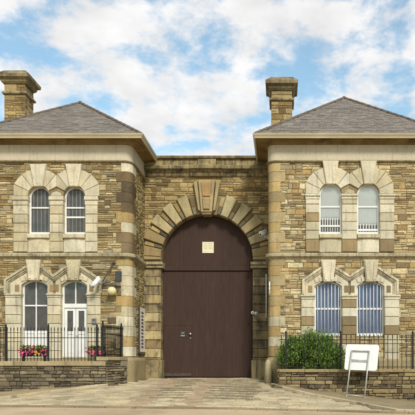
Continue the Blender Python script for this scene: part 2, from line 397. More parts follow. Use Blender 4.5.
def voussoirs(mb, fr, cx, zs, r0, r1, angs, o0, o1, pal, clip=None, c=.018):
    for a0, a1 in angs:
        a0 += .4 / 57; a1 -= .4 / 57; K = 4
        pl = [(cx + r0 * cos(lerp(a0, a1, k / K)), zs + r0 * sin(lerp(a0, a1, k / K))) for k in range(K + 1)] + \
             [(cx + r1 * cos(lerp(a1, a0, k / K)), zs + r1 * sin(lerp(a1, a0, k / K))) for k in range(K + 1)]
        if clip: pl = clipx(pl, clip[0], clip[1])
        if len(pl) > 2:
            q = [pl[0]]
            for p in pl[1:]:
                if math.hypot(p[0] - q[-1][0], p[1] - q[-1][1]) > .004: q.append(p)
            if len(q) > 2: mb.prism(q, fr, o0, o1, c, pick(pal, .07))
def keystone(parent, fr, cx, zt, zb, wt, wb, o1, pal, flutes=True):
    mb = MB(); col = pick(pal, .05)
    mb.prism([(cx - wb, zb), (cx + wb, zb), (cx + wt, zt), (cx - wt, zt)], fr, -.3, o1, .02, col)
    if flutes:
        for q in (-1, 1):
            mb.prism([(cx + q * wb * .35, zb + .06), (cx + q * wb * .85, zb + .06), (cx + q * wt * .85, zt - .05), (cx + q * wt * .4, zt - .05)], fr, o1 - .01, o1 + .03, .012, col)
    return mb.build('keystone', M['ashlar'], parent)

def blockpier(parent, u0, u1, ztop, zbot, zlines, pal, o1, brown=(), o0=-.28, name='window_pier'):
    mb = MB(); zs = [ztop] + [z for z in zlines if zbot < z < ztop] + [zbot]
    for i, (a, b) in enumerate(zip(zs, zs[1:])):
        bx(mb, FRONT, u0 + random.uniform(0, .004), u1 - random.uniform(0, .004), b + .006, a - .006, o0, o1 + random.uniform(-.004, .004), pick(BROWNB if i in brown else pal, .07), c=.022)
    bx(mb, FRONT, u0 + .02, u1 - .02, zbot, ztop, o0 + .01, o1 - .03, lin(120, 100, 70, .5))
    return mb.build(name, M['ashlar'], parent)
def impost(parent, u0, u1, zb, zt, pal, o1=.1):
    mb = MB(); c = pick(pal, .04); h = zt - zb
    bx(mb, FRONT, u0 - .03, u1 + .03, zt - h * .45, zt, -.2, o1 + .05, c, c=.015)
    bx(mb, FRONT, u0 - .01, u1 + .01, zb, zt - h * .45 - .002, -.2, o1 + .01, c, c=.012)
    return mb.build('impost', M['ashlar'], parent)

# ------------------------------------------------------------------ lodges
def lodge(s, IN, OUT, eaveO, apexX, apexY, apexZ, chim, ups, los, P):
    side = 'left' if s < 0 else 'right'
    root = empty('gatehouse_lodge', (s * (IN + OUT) / 2, YF + 3, 0), P['label'], 'building', 'twin lodges flanking the gateway')
    YB = 4.4; ZB = -1.3; ZT = fz(145)
    X = lambda x: s * x
    # backing walls with true openings
    mb = MB(); mort = (1, 1, 1); RC = .27
    lo, hi = sorted((X(IN + RC - .02), X(OUT - RC + .02)))
    holes = [inset(opening(*o), -.014) for o in ups + los]
    panel(mb, FRONT, [(lo, ZB), (hi, ZB), (hi, ZT), (lo, ZT)], holes, -.36, -.0, mort)
    for xx, q in ((IN, 1), (OUT, -1)):
        a, b = sorted((X(xx), X(xx + q * .3))); mb.box(a, b, YF + RC - .02, YB, ZB, ZT)
    a, b = sorted((X(IN + .31), X(OUT - .31))); mb.box(a, b, YB - .3, YB - .001, ZB, ZT)
    mb.box(a, b, YF + .37, YB - .31, fz(256), fz(254)); mb.box(a, b, YF + .37, YB - .31, ZT - .1, ZT - .02); mb.box(a, b, YF + .37, YB - .31, .5, .66)
    # curved corner cores
    for xx, q in ((IN, 1), (OUT, -1)):
        cx, cy = X(xx + q * RC), YF + RC; r = RC - .025; vs = []
        for z in (ZB, ZT):
            vs.append((cx, cy, z))
            for k in range(9):
                a = k / 8 * pi / 2; vs.append((cx - s * q * r * cos(a), cy - r * sin(a), z))
        fs = [tuple(range(10)), tuple(range(10, 20))] + [(k, (k + 1) % 10, 10 + (k + 1) % 10, 10 + k) for k in range(10)]
        mb.add(vs, fs)
    wall = mb.build('wall', M['mortar'], root)
    # rubble facing
    mb = MB()
    def block(za, zb):
        out = [(-99, lo + .08), (hi - .08, 99)]
        for (cx, hw, z0, zs, rise) in ups:
            if zb > z0 - .7 and za < zs: out.append((cx - hw - .1, cx + hw + .1))
            if zb > z0 - .75 and za < zs: out.append((cx - hw - .45, cx + hw + .45))
            if zb >= zs and za < zs + .9: w = math.sqrt(max(0, .93 ** 2 - max(0, za - zs) ** 2)); out.append((cx - w, cx + w))
        for (cx, hw, z0, zs, rise) in los:
            if zb > z0 and za < zs + rise + .1: out.append((cx - hw - .38, cx + hw + .38))
            elif za < zs + .5 and zb > z0: out.append((cx - hw * .8, cx + hw * .8))
        return out
    rubble(mb, FRONT, lo, hi, .3, fz(259.8), block, P['rub'], .15, .25)
    rubble(mb, FRONT, lo, hi, fz(252.8), fz(161.5), block, P['rub'], .15, .25)
    sidef = frame((X(IN), 0), (0, 1), (-s, 0))
    for za_, zb_ in ((.2, fz(259.8)), (fz(252.8), fz(161.5))): rubble(mb, sidef, YF + .5, .12, za_, zb_, lambda a, b: [], PAL_SIDE, wmin=.15, wmax=.4)
    mb.build('rubble_facing', M['rubble'], root)
    # quoins
    z = .92; i = 0; zq = []
    while z < fz(162) - .1:
        h = .40
        if z < fz(260) < z + h + .15: h = fz(260) - z
        elif abs(z - fz(260)) < .01: h = fz(252.5) - z; z += h; continue
        if z + h > fz(162) - .15: h = fz(162) - z
        zq.append((z, z + h)); z += h
    for xx, q in ((IN, 1), (OUT, -1)):
        mb = MB()
        for i, (za, zb) in enumerate(zq):
            fr_, sd = ((.56, .52) if i % 2 else (.36, .78)) if s < 0 else ((.64, .52) if i % 2 else (.45, .78))
            mid = (za + zb) / 2
            pal = P['quoin'](mid, i) 
            out = [(0, sd)] + []
            PQ = random.uniform(.038, .046); pts = [(-PQ, sd)] + [(-PQ + (RC + PQ) * (1 - cos(k / 7 * pi / 2)), -PQ + (RC + PQ) * (1 - sin(k / 7 * pi / 2))) for k in range(8)] + [(fr_, -PQ)]
            inn = [(fr_, .2), (RC, RC), (.2, sd)]
            pl = pts + inn; n = len(pl); c = pick(pal, .08); g = .006
            vs = [(X(xx + q * a), YF + b, zz) for zz in (za + g, zb - g) for a, b in pl]
            mb.add(vs, [tuple(range(n)), tuple(range(n, 2 * n))] + [(k, (k + 1) % n, n + (k + 1) % n, n + k) for k in range(n)], c)
        mb.build('quoin_stones', M['ashlar'], root)
    # path round the building (inner side, front, outer side, back)
    def path(rc=RC):
        p = [(X(IN), YB)]
        for xx, q in ((IN, 1), (OUT, -1)):
            arc = [(X(xx + q * rc * (1 - cos(k / 8 * pi / 2))), YF + rc * (1 - sin(k / 8 * pi / 2))) for k in range(9)]
            p += arc if q == 1 else arc[::-1]
        return p + [(X(OUT), YB)]
    fl = 1 if s < 0 else -1
    # orientation check: outward must point to -Y on the front
    fl = -1 if s > 0 else 1
    def sw(name, prof, m, cols=(1, 1, 1), rc=RC, par=root):
        b = MB(); sweep(b, path(rc), prof, True, cols, FLIP[s]); return b.build(name, m, par)
    stc = lin(176, 162, 128, .8)
    z0, z1 = fz(260), fz(252.6)
    sw('string_course', [(-.05, z0), (.03, z0), (.05, z0 + .05), (.12, z0 + .1), (.16, z0 + .13), (.16, z1 - .07), (.13, z1 - .03), (.02, z1), (-.05, z1)], M['dressed'], stc)
    sw('frieze', [(-.05, fz(161)), (.05, fz(161)), (.06, fz(161)), (.06, ZT - .01), (-.05, ZT - .01)], M['frieze'])
    sw('frieze_moulding', [(-.04, fz(163)), (.07, fz(163)), (.11, fz(162)), (.11, fz(161.2)), (.065, fz(160.6)), (-.04, fz(160.6))], M['dressed'], lin(150, 134, 98, .8))
    sw('bed_moulding', [(-.04, ZT), (.1, ZT), (.13, ZT + .02), (.2, ZT + .04), (.2, ZT + .06), (.34, ZT + .075), (.34, ZT + .097), (-.04, ZT + .097)], M['soffit'])
    g0 = ground_z(s * 3, YF)
    sw('plinth', [(-.1, ZB), (.14, ZB), (.14, .76), (.11, .82), (.02, .9), (-.1, .9)], M['ashlar'], lin(164, 146, 108, .8))
    # eaves
    EI, EO = 2.22, eaveO; EY0, EY1 = -2.93, 2 * apexY + 2.93; EZ = ZT + .1
    rect = [(X(EI), EY1), (X(EI), EY0), (X(EO), EY0), (X(EO), EY1)]
    b = MB(); a_, b_ = sorted((X(EI + .03), X(EO - .03))); b.box(a_, b_, EY0 + .03, EY1 - .03, EZ, EZ + .05)
    k = X(EI) ; n = 9
    b.build('soffit', M['soffit'], root)
    ZE = 9.57
    b = MB(); sweep(b, rect, [(-.02, EZ - .02), (.03, EZ - .02), (.04, EZ + .03), (.08, EZ + .09), (.1, ZE - .01), (.08, ZE), (-.02, ZE)], True, (1, 1, 1), FLIP[s]); b.build('gutter', M['gutter'], root)
    # roof
    rf = MB(); ap = (s * apexX, apexY, apexZ); cor = [(X(EI), EY0, ZE - .03), (X(EO), EY0, ZE - .03), (X(EO), EY1, ZE - .03), (X(EI), EY1, ZE - .03)]
    rf.add(cor + [ap], [(0, 1, 4), (1, 2, 4), (2, 3, 4), (3, 0, 4), (0, 3, 2, 1)], lin(80, 72, 64, .6))
    roof = None
    for i in range(4):
        A, B, C = Vector(cor[i]), Vector(cor[(i + 1) % 4]), Vector(ap); U = (B - A).normalized(); L = (B - A).length
        foot = A + U * (C - A).dot(U); V = (C - foot); H = V.length; V.normalize(); ca = (C - A).dot(U); N = U.cross(V)
        if N.z < 0: N = -N
        rows = int(H / .19); g = H / rows
        for r in range(rows):
            h0 = r * g; h1 = min(h0 + g * 1.35, H); ul = ca * h0 / H; ur = L - (L - ca) * h0 / H; ul2 = ca * h1 / H; ur2 = L - (L - ca) * h1 / H
            u = ul - random.uniform(0, .3)
            while u < ur:
                w = random.uniform(.24, .27); p, q = max(u, ul), min(u + w, ur)
                if q - p > .03:
                    P4 = [(p + .004, h0, .012), (q - .004, h0, .012), (min(q - .004, ur2), h1, .0), (max(p + .004, ul2), h1, .0)]
                    if P4[2][0] > P4[3][0]:
                        lift = random.uniform(.01, .018); j = random.uniform(-.003, .003)
                        top = [A + U * a + V * (b + (j if kk < 2 else 0)) + N * (c + lift + (.012 if kk < 2 else 0)) for kk, (a, b, c) in enumerate(P4)]
                        bot = [t - N * .012 for t in top]
                        cc = pick([(lin(138, 129, 120, .84), 4), (lin(131, 122, 113, .84), 4), (lin(144, 135, 125, .84), 3)], .03)
                        rf.add(top + bot, [(0, 1, 2, 3), (7, 6, 5, 4), (0, 4, 5, 1), (1, 5, 6, 2), (2, 6, 7, 3), (3, 7, 4, 0)], cc)
                u += w
    roof = rf.build('roof', M['slate'], root)
    hp = MB()
    for c in cor:
        a = Vector(c); bb = Vector(ap); n = 16
        for k in range(n):
            p, q = a.lerp(bb, k / n), a.lerp(bb, (k + .97) / n); hp.tube([p + Vector((0, 0, .02)), q + Vector((0, 0, .035))], .07, 8)
    hp.lathe([(.09, 0), (.08, .06), (.03, .1), (.01, .11)], (ap[0], ap[1], ap[2] + .02), 10)
    hp.build('hip_tiles', M['hip'], roof)
    # window surrounds
    pal = P['light']
    for (piers, zimp, zimb, zl, zbot, brown) in P['up_piers']:
        for i, (a, b) in enumerate(piers):
            blockpier(root, fx(a), fx(b), fz(zimb), fz(zbot), [fz(q) for q in zl], pal, .1, brown[i])
            impost(root, fx(a), fx(b), fz(zimb), fz(zimp), pal)
            mb = MB()
            if i in (0, 2): bx(mb, FRONT, fx(a) + .05, fx(b) - .05, fz(zimp), fz(zimp - 1.2), -.1, .06, pick(BROWNB), c=.01); mb.build('impost_block', M['ashlar'], root)
    mid = (ups[0][0] + ups[1][0]) / 2
    for i, (cx, hw, z0, zs, rise) in enumerate(ups):
        mb = MB(); r1 = 1.08; zz = zs + .01; side = -1 if i == 0 else 1
        def vs_(ang, r0, rr, o1, pl_, cl):
            for a0, a1 in ang:
                a0 += .4 / 57; a1 -= .4 / 57; K = 5
                pl = [(cx + r0 * cos(lerp(a0, a1, k / K)), zz + r0 * sin(lerp(a0, a1, k / K))) for k in range(K + 1)] + [(cx + rr * cos(lerp(a1, a0, k / K)), zz + rr * sin(lerp(a1, a0, k / K))) for k in range(K + 1)]
                for c_ in cl: pl = clipx(pl, *c_)
                q = []
                for p in pl:
                    if not q or math.hypot(p[0] - q[-1][0], p[1] - q[-1][1]) > .006: q.append(p)
                if len(q) > 2 and math.hypot(q[0][0] - q[-1][0], q[0][1] - q[-1][1]) < .006: q.pop()
                if len(q) > 2: mb.prism(q, FRONT, -.3, o1, .016, pick(pl_, .07))
        out_ = [(R(180 - 26), R(180)), (R(128), R(154)), (R(103), R(128))]; in_ = [(R(52), R(77)), (R(28), R(52))]; low_ = [(R(0), R(28))]
        if side > 0: out_, in_, low_ = [[(pi - b, pi - a) for a, b in l] for l in (out_, in_, low_)]
        cl = [(cx + side * .99, -side), (mid, side)]
        vs_(out_, hw, r1, .1, pal, cl); vs_(in_, hw, r1, .1, pal, cl); vs_(low_, hw, r1, .05, BROWNB, cl)
        mb.build('window_arch', M['ashlar'], root)
        keystone(root, FRONT, cx, fz(P['ktop']), zs + hw - .06, .325, .17, .17, pal, False)
        mb = MB(); bx(mb, FRONT, cx - hw + .006, cx + hw - .006, z0 - .17, z0 - .003, -.2, .17, pick(pal, .04), c=.02)
        w = mb.build('window_sill', M['ashlar'], root)
        mb = MB(); K = 10; prof = [(cx - hw + .01 + (2 * hw - .02) * k / K, .05 + .05 * sin(pi * k / K)) for k in range(K + 1)]
        vs = [FRONT(u, zz_, o) for zz_ in (fz(252.4), z0 - .175) for u, o in prof]; vs += [FRONT(u, zz_, -.1) for zz_ in (fz(252.4), z0 - .175) for u, o in prof]; n = K + 1
        mb.add(vs, [(k, k + 1, n + k + 1, n + k) for k in range(K)] + [(2 * n + k, 3 * n + k, 3 * n + k + 1, 2 * n + k + 1) for k in range(K)] + [(n + k, n + k + 1, 3 * n + k + 1, 3 * n + k) for k in range(K)], pick(pal, .04), 0, False)
        mb.build('window_apron', M['ashlar'], root)
    mb = MB(); zc = ups[0][3]
    mb.prism([(mid - .22, zc + .0), (mid + .22, zc + .0), (mid + .18, zc + .13), (mid, zc + .2), (mid - .18, zc + .13)], FRONT, -.1, .13, .02, pick(pal)); mb.build('spandrel_block', M['ashlar'], root)
    # ground floor
    zi_t, zi_b, zl, piers, brown = P['lo_piers']
    for i, (a, b) in enumerate(piers):
        blockpier(root, fx(a), fx(b), fz(zi_b), .5, [fz(q) for q in zl], pal, .1, brown[i]); impost(root, fx(a), fx(b), fz(zi_b), fz(zi_t), pal, .1)
    L0, V0, R0 = P['hood']           # outer left u, valley u, outer right u
    zt, zd, zv = fz(P['hz'][0]), fz(P['hz'][1]), fz(P['hz'][2]); zi = fz(zi_t)
    k0, k1 = los[0][0], los[1][0]; KW = .3; hm = MB(); sp = MB(); hc = pick(pal, .03)
    lines = [[(fx(L0), zi), (fx(L0), zd), (k0 - KW, zt)], [(k0 + KW, zt), (fx(V0), zv), (k1 - KW, zt)], [(k1 + KW, zt), (fx(R0), zd), (fx(R0), zi)]]
    for ln in lines:
        hm = MB()
        for off, wd, oo in ((0, .09, .17), (-.088, .07, .12), (-.156, .05, .08)):
            pts = [Vector(p) for p in ln]; outp = []; inp = []
            for i, p in enumerate(pts):
                d1 = (p - pts[i - 1]).normalized() if i else (pts[1] - p).normalized(); d2 = (pts[i + 1] - p).normalized() if i < len(pts) - 1 else d1
                n1 = Vector((-d1.y, d1.x)); m = (n1 + Vector((-d2.y, d2.x))).normalized(); kk = 1 / m.dot(n1)
                outp.append(p + m * off * kk); inp.append(p + m * (off - wd) * kk)
            for i in range(len(pts) - 1):
                hm.prism([tuple(outp[i]), tuple(outp[i + 1]), tuple(inp[i + 1]), tuple(inp[i])], FRONT, -.05, oo, 0, hc)
        hm.build('hood_mould', M['dressed'], root)
    for i, (cx, hw, z0, zs, rise) in enumerate(los):
        sp = MB()
        for q in (-1, 1):
            outer_u = fx(L0) if (i == 0 and q < 0) else fx(R0) if (i == 1 and q > 0) else fx(V0)
            ztop_o = zd if outer_u != fx(V0) else zv
            arc = [(u, z) for u, z in arch_pts(cx, hw, zs, rise) if (u - cx) * q >= KW * .5]
            if q > 0: pass
            else: arc = arc[::-1]
            pl = [(cx + q * hw, zi + .002)] + arc + [(cx + q * KW * .8, zt - .08), (outer_u - q * .05, ztop_o - .06), (outer_u - q * .05, zi + .002)]
            pp = [pl[0]]
            for p in pl[1:]:
                if math.hypot(p[0] - pp[-1][0], p[1] - pp[-1][1]) > .005: pp.append(p)
            sp.prism(pp, FRONT, -.3, .035, 0, pick(pal, .08))
            um = cx + q * (hw + .17)
            bx(sp, FRONT, um - .08, um + .08, zi + .09, zi + .36, .03, .055, pick(BROWNB), c=.01)
        voussoirs(sp, FRONT, cx, zs + rise - 1.45, 1.45, 1.63, [(R(90 - 21 + k * 7), R(90 - 14 + k * 7)) for k in range(6)], -.3, .07, pal)
        keystone(root, FRONT, cx, fz(260.4), zs + rise - .05, .3, .19, .2, pal)
        sp.build('window_arch', M['ashlar'], root)
    # chimney
    c0, c1, cy0, czt = chim; a, b = sorted((s * c0, s * c1)); cw = b - a; y1 = cy0 + cw; C0 = lin(160, 144, 108, .8)
    ch = MB(); cf = frame((0, cy0), (1, 0), (0, -1)); ch.box(a + .03, b - .03, cy0 + .03, y1 - .03, ZE - .5, czt - .3, lin(120, 100, 66, .6))
    zc = czt - 1.0
    for F_, u0, u1 in ((cf, a, b), (frame((a, 0), (0, 1), (-1, 0)), cy0, y1), (frame((b, 0), (0, 1), (1, 0)), cy0, y1), (frame((0, y1), (1, 0), (0, 1)), a, b)):
        rubble(ch, F_, u0 + .005, u1 - .005, ZE - .4, zc, lambda p, q: [], PAL_GATE, .2, .3, .3, .6, t=.02, base=-.03)
        rubble(ch, F_, u0 + .005, u1 - .005, zc + .12, czt - .55, lambda p, q: [], PAL_GATE, .3, .45, .4, .8, t=.015, base=-.03)
    sq = [(a, cy0), (b, cy0), (b, y1), (a, y1)]
    chim_o = ch.build('chimney', M['rubble'], root)
    cp = MB()
    sweep(cp, sq, [(-.1, zc), (.04, zc), (.07, zc + .03), (.07, zc + .09), (.03, zc + .12), (-.1, zc + .12)], True, C0)
    sweep(cp, sq, [(-.1, czt - .56), (.03, czt - .56), (.1, czt - .48), (.1, czt - .42), (.12, czt - .4), (.22, czt - .34), (.23, czt - .22), (.2, czt - .19), (.0, czt - .0), (-.44, czt + .02), (-.44, czt - .56)], True, lin(146, 130, 94, .8))
    cp.build('chimney_cap', M['weathered'], chim_o)
    return root
FLIP = {-1: -1, 1: 1}

U = SF
upL = [(fx(39.4), 11 / U, fz(234.5), fz(197), 11 / U), (fx(74.8), 11 / U, fz(234.5), fz(197), 11 / U)]
upR = [(fx(330.4), 11.2 / U, fz(234.5), fz(194.8), 11.2 / U), (fx(368.1), 11.2 / U, fz(234.5), fz(194.8), 11.2 / U)]
loL = [(fx(34.8), 13.1 / U, .73, fz(285), 5.3 / U), (fx(74.4), 13.1 / U, .73, fz(285), 5.3 / U)]
loR = [(fx(328.2), 13.7 / U, fz(336), fz(286.2), 5.2 / U), (fx(370.4), 13.8 / U, fz(336), fz(286.2), 5.2 / U)]
def quoinL(z, i):
    y = PY - (z - CZ) * SF
    if 172 < y < 209: return QUOIN_D
    if 232 < y < 253: return [(lin(128, 108, 78, .8), 3), (lin(112, 94, 68, .8), 2)]
    return LIGHT_L if i % 4 != 1 else OCHRE
def quoinR(z, i): return OCHRE + ([LIGHT[2]] if i % 2 else [])
PL = dict(label='sandstone lodge left of the gate, with white double door and outer chimney', rub=PAL_RUBBLE_L, quoin=quoinL, light=LIGHT_L, ktop=165,
          up_piers=[([(14, 28.4), (50.4, 63.8), (85.8, 98)], 197, 205.6, [214.8, 223.8, 233, 242], 252.4, [(), (), (5,)])],
          lo_piers=(293.8, 297.6, [306, 315, 324, 333, 342, 351], [(6, 21.7), (47.9, 61.3), (87.5, 101)], [(), (), ()]), hood=(5.5, 54.6, 102.5), hz=(266, 279.5, 275))
PR = dict(label='sandstone lodge right of the gate, with blue blinds and net curtains in its windows', rub=PAL_RUBBLE, quoin=quoinR, light=LIGHT, ktop=161.8,
          up_piers=[([(305.5, 319.2), (341.6, 356.9), (379.3, 394)], 194.6, 199.6, [204.8, 213.4, 222.2, 231, 239.8], 252.4, [(2, 5), (5,), (5,)])],
          lo_piers=(294.8, 299.6, [308, 317, 326, 335, 344, 353], [(301, 314.5), (341.9, 356.6), (384.2, 399)], [(2, 4), (0, 2, 3, 4), (3,)]), hood=(302, 349.4, 398), hz=(267, 280, 275.5))
lodgeL = lodge(-1, 2.75, 8.75, 9.25, 5.72, .6, 12.2, (7.5, 8.4, -1.0, 12.93), upL, loL, PL)
lodgeR = lodge(1, 2.75, 9.35, 9.87, 6.06, .95, 12.56, (2.8, 3.7, -1.0, 12.65), upR, loR, PR)
# windows
z = fz
sash_window(lodgeL, *upL[0], rails=[(z(207), .06)], bars=5, label='arched sash window with pale bars, shut')
sash_window(lodgeL, *upL[1], rails=[(z(207), .06), (z(216.5), .07)], bars=5, label='arched sash window with pale bars, lower sash raised')
sash_window(lodgeR, *upR[0], rails=[(z(206.3), .06), (z(225.5), .07)], low_bars=(7, upR[0][2] + .05, z(217)), barmat='bars', fdepth=-.07, bar_out=-.14, curtain=('curtain', z(219), z(180)), label='arched sash window, net curtain and lower sash raised over bars')
sash_window(lodgeR, *upR[1], rails=[(z(206.3), .06), (z(229.5), .08)], fdepth=-.07, bar_out=-.14, low_bars=(6, upR[1][2] + .05, z(223)), curtain=('curtain', z(224.5), z(180)), label='arched sash window with full net curtain')
sash_window(lodgeL, *loL[0], rails=[(z(305.3), .06)], muntin=True, panel_below=z(330.5), label='tall segmental window with dark panes above a white panel')
sash_window(lodgeR, *loR[0], rails=[(z(308.5), .07)], bars=7, barmat='whitebar', curtain=('blind', loR[0][2] + .1, z(281)), bar_out=-.08, label='tall segmental window with white bars over blue blind')
sash_window(lodgeR, *loR[1], rails=[(z(308.5), .07)], bars=7, barmat='whitebar', curtain=('blind', loR[1][2] + .1, z(281)), bar_out=-.08, label='tall segmental window with white bars over blue blind')
# double door with fanlight
cx, hw, z0, zs, rise = loL[1]; pl = opening(*loL[1]); mb = MB(); ring(mb, FRONT, pl, .075, -.26, -.14)
bx(mb, FRONT, cx - hw + .06, cx + hw - .06, fz(307.5), fz(303.3), -.25, -.13); bx(mb, FRONT, cx - .025, cx + .025, fz(303.4), fz(281.5), -.22, -.155)
door = mb.build('door', M['white'], lodgeL); door['label'] = 'white glazed double door under a dark fanlight'
g = MB(); ip = [p for p in inset(pl, .06) if p[1] > fz(304)]; ip = [(cx - hw + .06, fz(303.5)), (cx + hw - .06, fz(303.5))] + ip; g.add([FRONT(u, zz, -.19) for u, zz in ip], [tuple(range(len(ip)))]); g.build('fanlight', M['glass'], door, recalc=False)
for q in (-1, 1):
    mb = MB(); u0, u1 = sorted((cx + q * .008, cx + q * (hw - .08))); zb, zt = z0 + .02, fz(307.8); zg0, zg1 = fz(331), fz(310.5)
    bx(mb, FRONT, u0, u0 + .1, zb, zt, -.22, -.17); bx(mb, FRONT, u1 - .1, u1, zb, zt, -.22, -.17)
    for a, b in ((zb, zb + .2), (zg0 - .12, zg0), (zg1, zt)): bx(mb, FRONT, u0 + .1, u1 - .1, a, b, -.219, -.171)
    bx(mb, FRONT, u0 + .1, u1 - .1, zb + .2, zg0 - .12, -.21, -.19)
    lf = mb.build('door_leaf', M['white'], lodgeL)
    g = MB(); g.add([FRONT(u, zz, -.195) for u, zz in ((u0 + .09, zg0 - .01), (u1 - .09, zg0 - .01), (u1 - .09, zg1 + .01), (u0 + .09, zg1 + .01))], [(0, 1, 2, 3)]); g.build('pane', M['glass'], lf, recalc=False)
mb = MB(); u = cx + .04; mb.tube([FRONT(u, 1.75, -.16), FRONT(u, 1.75, -.12), FRONT(u + .1, 1.75, -.12)], .01, 6); mb.build('door_handle', M['steel'], door)
# green sign seen through the fanlight
mb = MB(); bx(mb, FRONT, fx(77.5), fx(83), fz(287.5), fz(282.5), -.5, -.47); bx(mb, FRONT, fx(73), fx(76.5), fz(285), fz(283), -.5, -.47); mb.box(fx(80) - .01, fx(80) + .01, YF + .48, YF + .5, fz(282.5), fz(259))
tag(mb.build('exit_sign', M['teal']), 'small green sign hanging inside behind the door fanlight', 'sign')

# ------------------------------------------------------------------ gateway
gw = empty('gateway', (0, 0, 0), 'tall arched sandstone gateway wall between the two lodges, closed by brown gate', 'gateway')
ZG = gzz(167); AR = 2.0; ZS = 5.14; TH = .62
outer = [(-2.74, -.4), (-AR - .012, -.4)] + arch_pts(0, AR + .012, ZS, AR + .012, 40)[::-1] + [(AR + .012, -.4), (2.74, -.4), (2.74, ZG), (-2.74, ZG)]
mb = MB(); panel(mb, GATE, outer, [], -TH, 0, (1, 1, 1)); mb.build('wall', M['mortar'], gw)
mb = MB()
def gblock(za, zb):
    out = []
    if za < ZS: out.append((-2.8, 2.8))
    else: w = math.sqrt(max(0, 2.78 ** 2 - (za - ZS) ** 2)); out.append((-w, w)) if w > 0 else None
    return out
rubble(mb, GATE, -2.72, 2.72, ZS, gzz(177), gblock, PAL_GATE, .13, .22, .2, .6); mb.build('rubble_facing', M['rubble'], gw)
mb = MB()
for sgn in (1, -1):
    mb = MB()
    for k in range(6):
        a = R(90 - 8 - 15 * k); c = R(90) - R(22 + 15 * k)
        hw_ = R(5.1)
        if k == 5: continue
        a0, a1 = c - hw_, c + hw_
        if sgn < 0: a0, a1 = pi - a1, pi - a0
        r1 = 2.92 if k < 4 else 2.74 / max(.9, abs(cos(a0))) 
        voussoirs(mb, GATE, 0, ZS, AR, min(r1, 2.93), [(a0, a1)], -.3, .16, [(lin(184, 168, 126, .8), 3), (lin(170, 152, 110, .8), 3), (lin(156, 136, 94, .8), 2)], (-2.745, 1) if sgn < 0 else (2.745, -1), c=.03)
        # recessed rough stones between
        b0, b1 = c + hw_, c + R(15) - hw_
        if sgn < 0: b0, b1 = pi - b1, pi - b0
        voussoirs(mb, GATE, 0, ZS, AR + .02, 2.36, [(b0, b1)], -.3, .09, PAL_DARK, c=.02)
        voussoirs(mb, GATE, 0, ZS, 2.37, 2.8, [(b0, b1)], -.2, .07, PAL_GATE, (-2.745, 1) if sgn < 0 else (2.745, -1), c=.02)
    a0, a1 = (R(-.5), R(8.5)) if sgn > 0 else (R(171.5), R(180.5))
    voussoirs(mb, GATE, 0, ZS, AR, 2.76, [(a0, a1)], -.3, .12, [(lin(160, 140, 98, .8), 1)], (-2.745, 1) if sgn < 0 else (2.745, -1), c=.03)
    mb.build('gate_arch', M['ashlar'], gw)
mb = MB(); kc = lin(178, 158, 116, .8)
mb.prism([(-.24, gzz(213.5)), (.24, gzz(213.5)), (.37, gzz(181)), (-.37, gzz(181))], GATE, -.3, .26, .03, kc)
mb.prism([(-.17, gzz(198)), (.17, gzz(198)), (.23, gzz(184)), (-.23, gzz(184))], GATE, .25, .31, .02, lin(184, 148, 96, .8))
mb.prism([(-.14, gzz(211)), (.14, gzz(211)), (.17, gzz(200)), (-.17, gzz(200))], GATE, .25, .33, .03, lin(164, 142, 100, .8))
for q in (-1, 1): mb.prism([(q * .27, gzz(212)), (q * .37, gzz(211)), (q * .58, gzz(183)), (q * .4, gzz(183))], GATE, -.2, .2, .02, lin(176, 158, 112, .8))
mb.prism([(-.19, gzz(215.5)), (.19, gzz(215.5)), (.245, gzz(213)), (-.245, gzz(213))], GATE, -.3, .2, .03, kc)
mb.build('keystone', M['ashlar'], gw)
# jamb pilasters and imposts, pedestals
for sgn in (-1, 1):
    mb = MB(); zz = .88; i = 0
    while zz < 4.7:
        h = .39 if zz + .39 < 4.6 else 4.76 - zz
        proud = .1 if i % 2 == 0 else .06
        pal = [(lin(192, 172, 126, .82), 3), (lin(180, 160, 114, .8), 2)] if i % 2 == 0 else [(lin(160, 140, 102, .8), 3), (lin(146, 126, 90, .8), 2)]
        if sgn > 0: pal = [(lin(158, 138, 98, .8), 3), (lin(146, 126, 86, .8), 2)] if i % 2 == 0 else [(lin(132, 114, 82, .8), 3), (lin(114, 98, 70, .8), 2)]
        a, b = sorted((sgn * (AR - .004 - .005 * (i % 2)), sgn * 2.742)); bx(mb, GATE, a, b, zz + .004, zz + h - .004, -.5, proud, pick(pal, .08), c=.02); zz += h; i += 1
        if h > .5: break
    mb.build('gate_pilaster', M['weathered'], gw)
    mb = MB(); a, b = sorted((sgn * 1.9, sgn * 2.744)); c = lin(172, 158, 122, .8)
    bx(mb, GATE, a, b, 4.9, 5.03, -.5, .24, c, c=.02); bx(mb, GATE, a + .03 * (sgn < 0) * 0, b, 4.77, 4.898, -.5, .16, c, c=.02); mb.build('impost', M['dressed'], gw)
    mb = MB(); a, b = sorted((sgn * 1.93, sgn * 2.85)); mb.bbox(a, b, -.24, .5, -.3, .78, .02, lin(158, 140, 100, .8)); mb.bbox(a + .04, b - .04, -.19, .5, .781, .87, .02, lin(148, 130, 92, .8)); mb.build('pedestal', M['weathered'], gw)
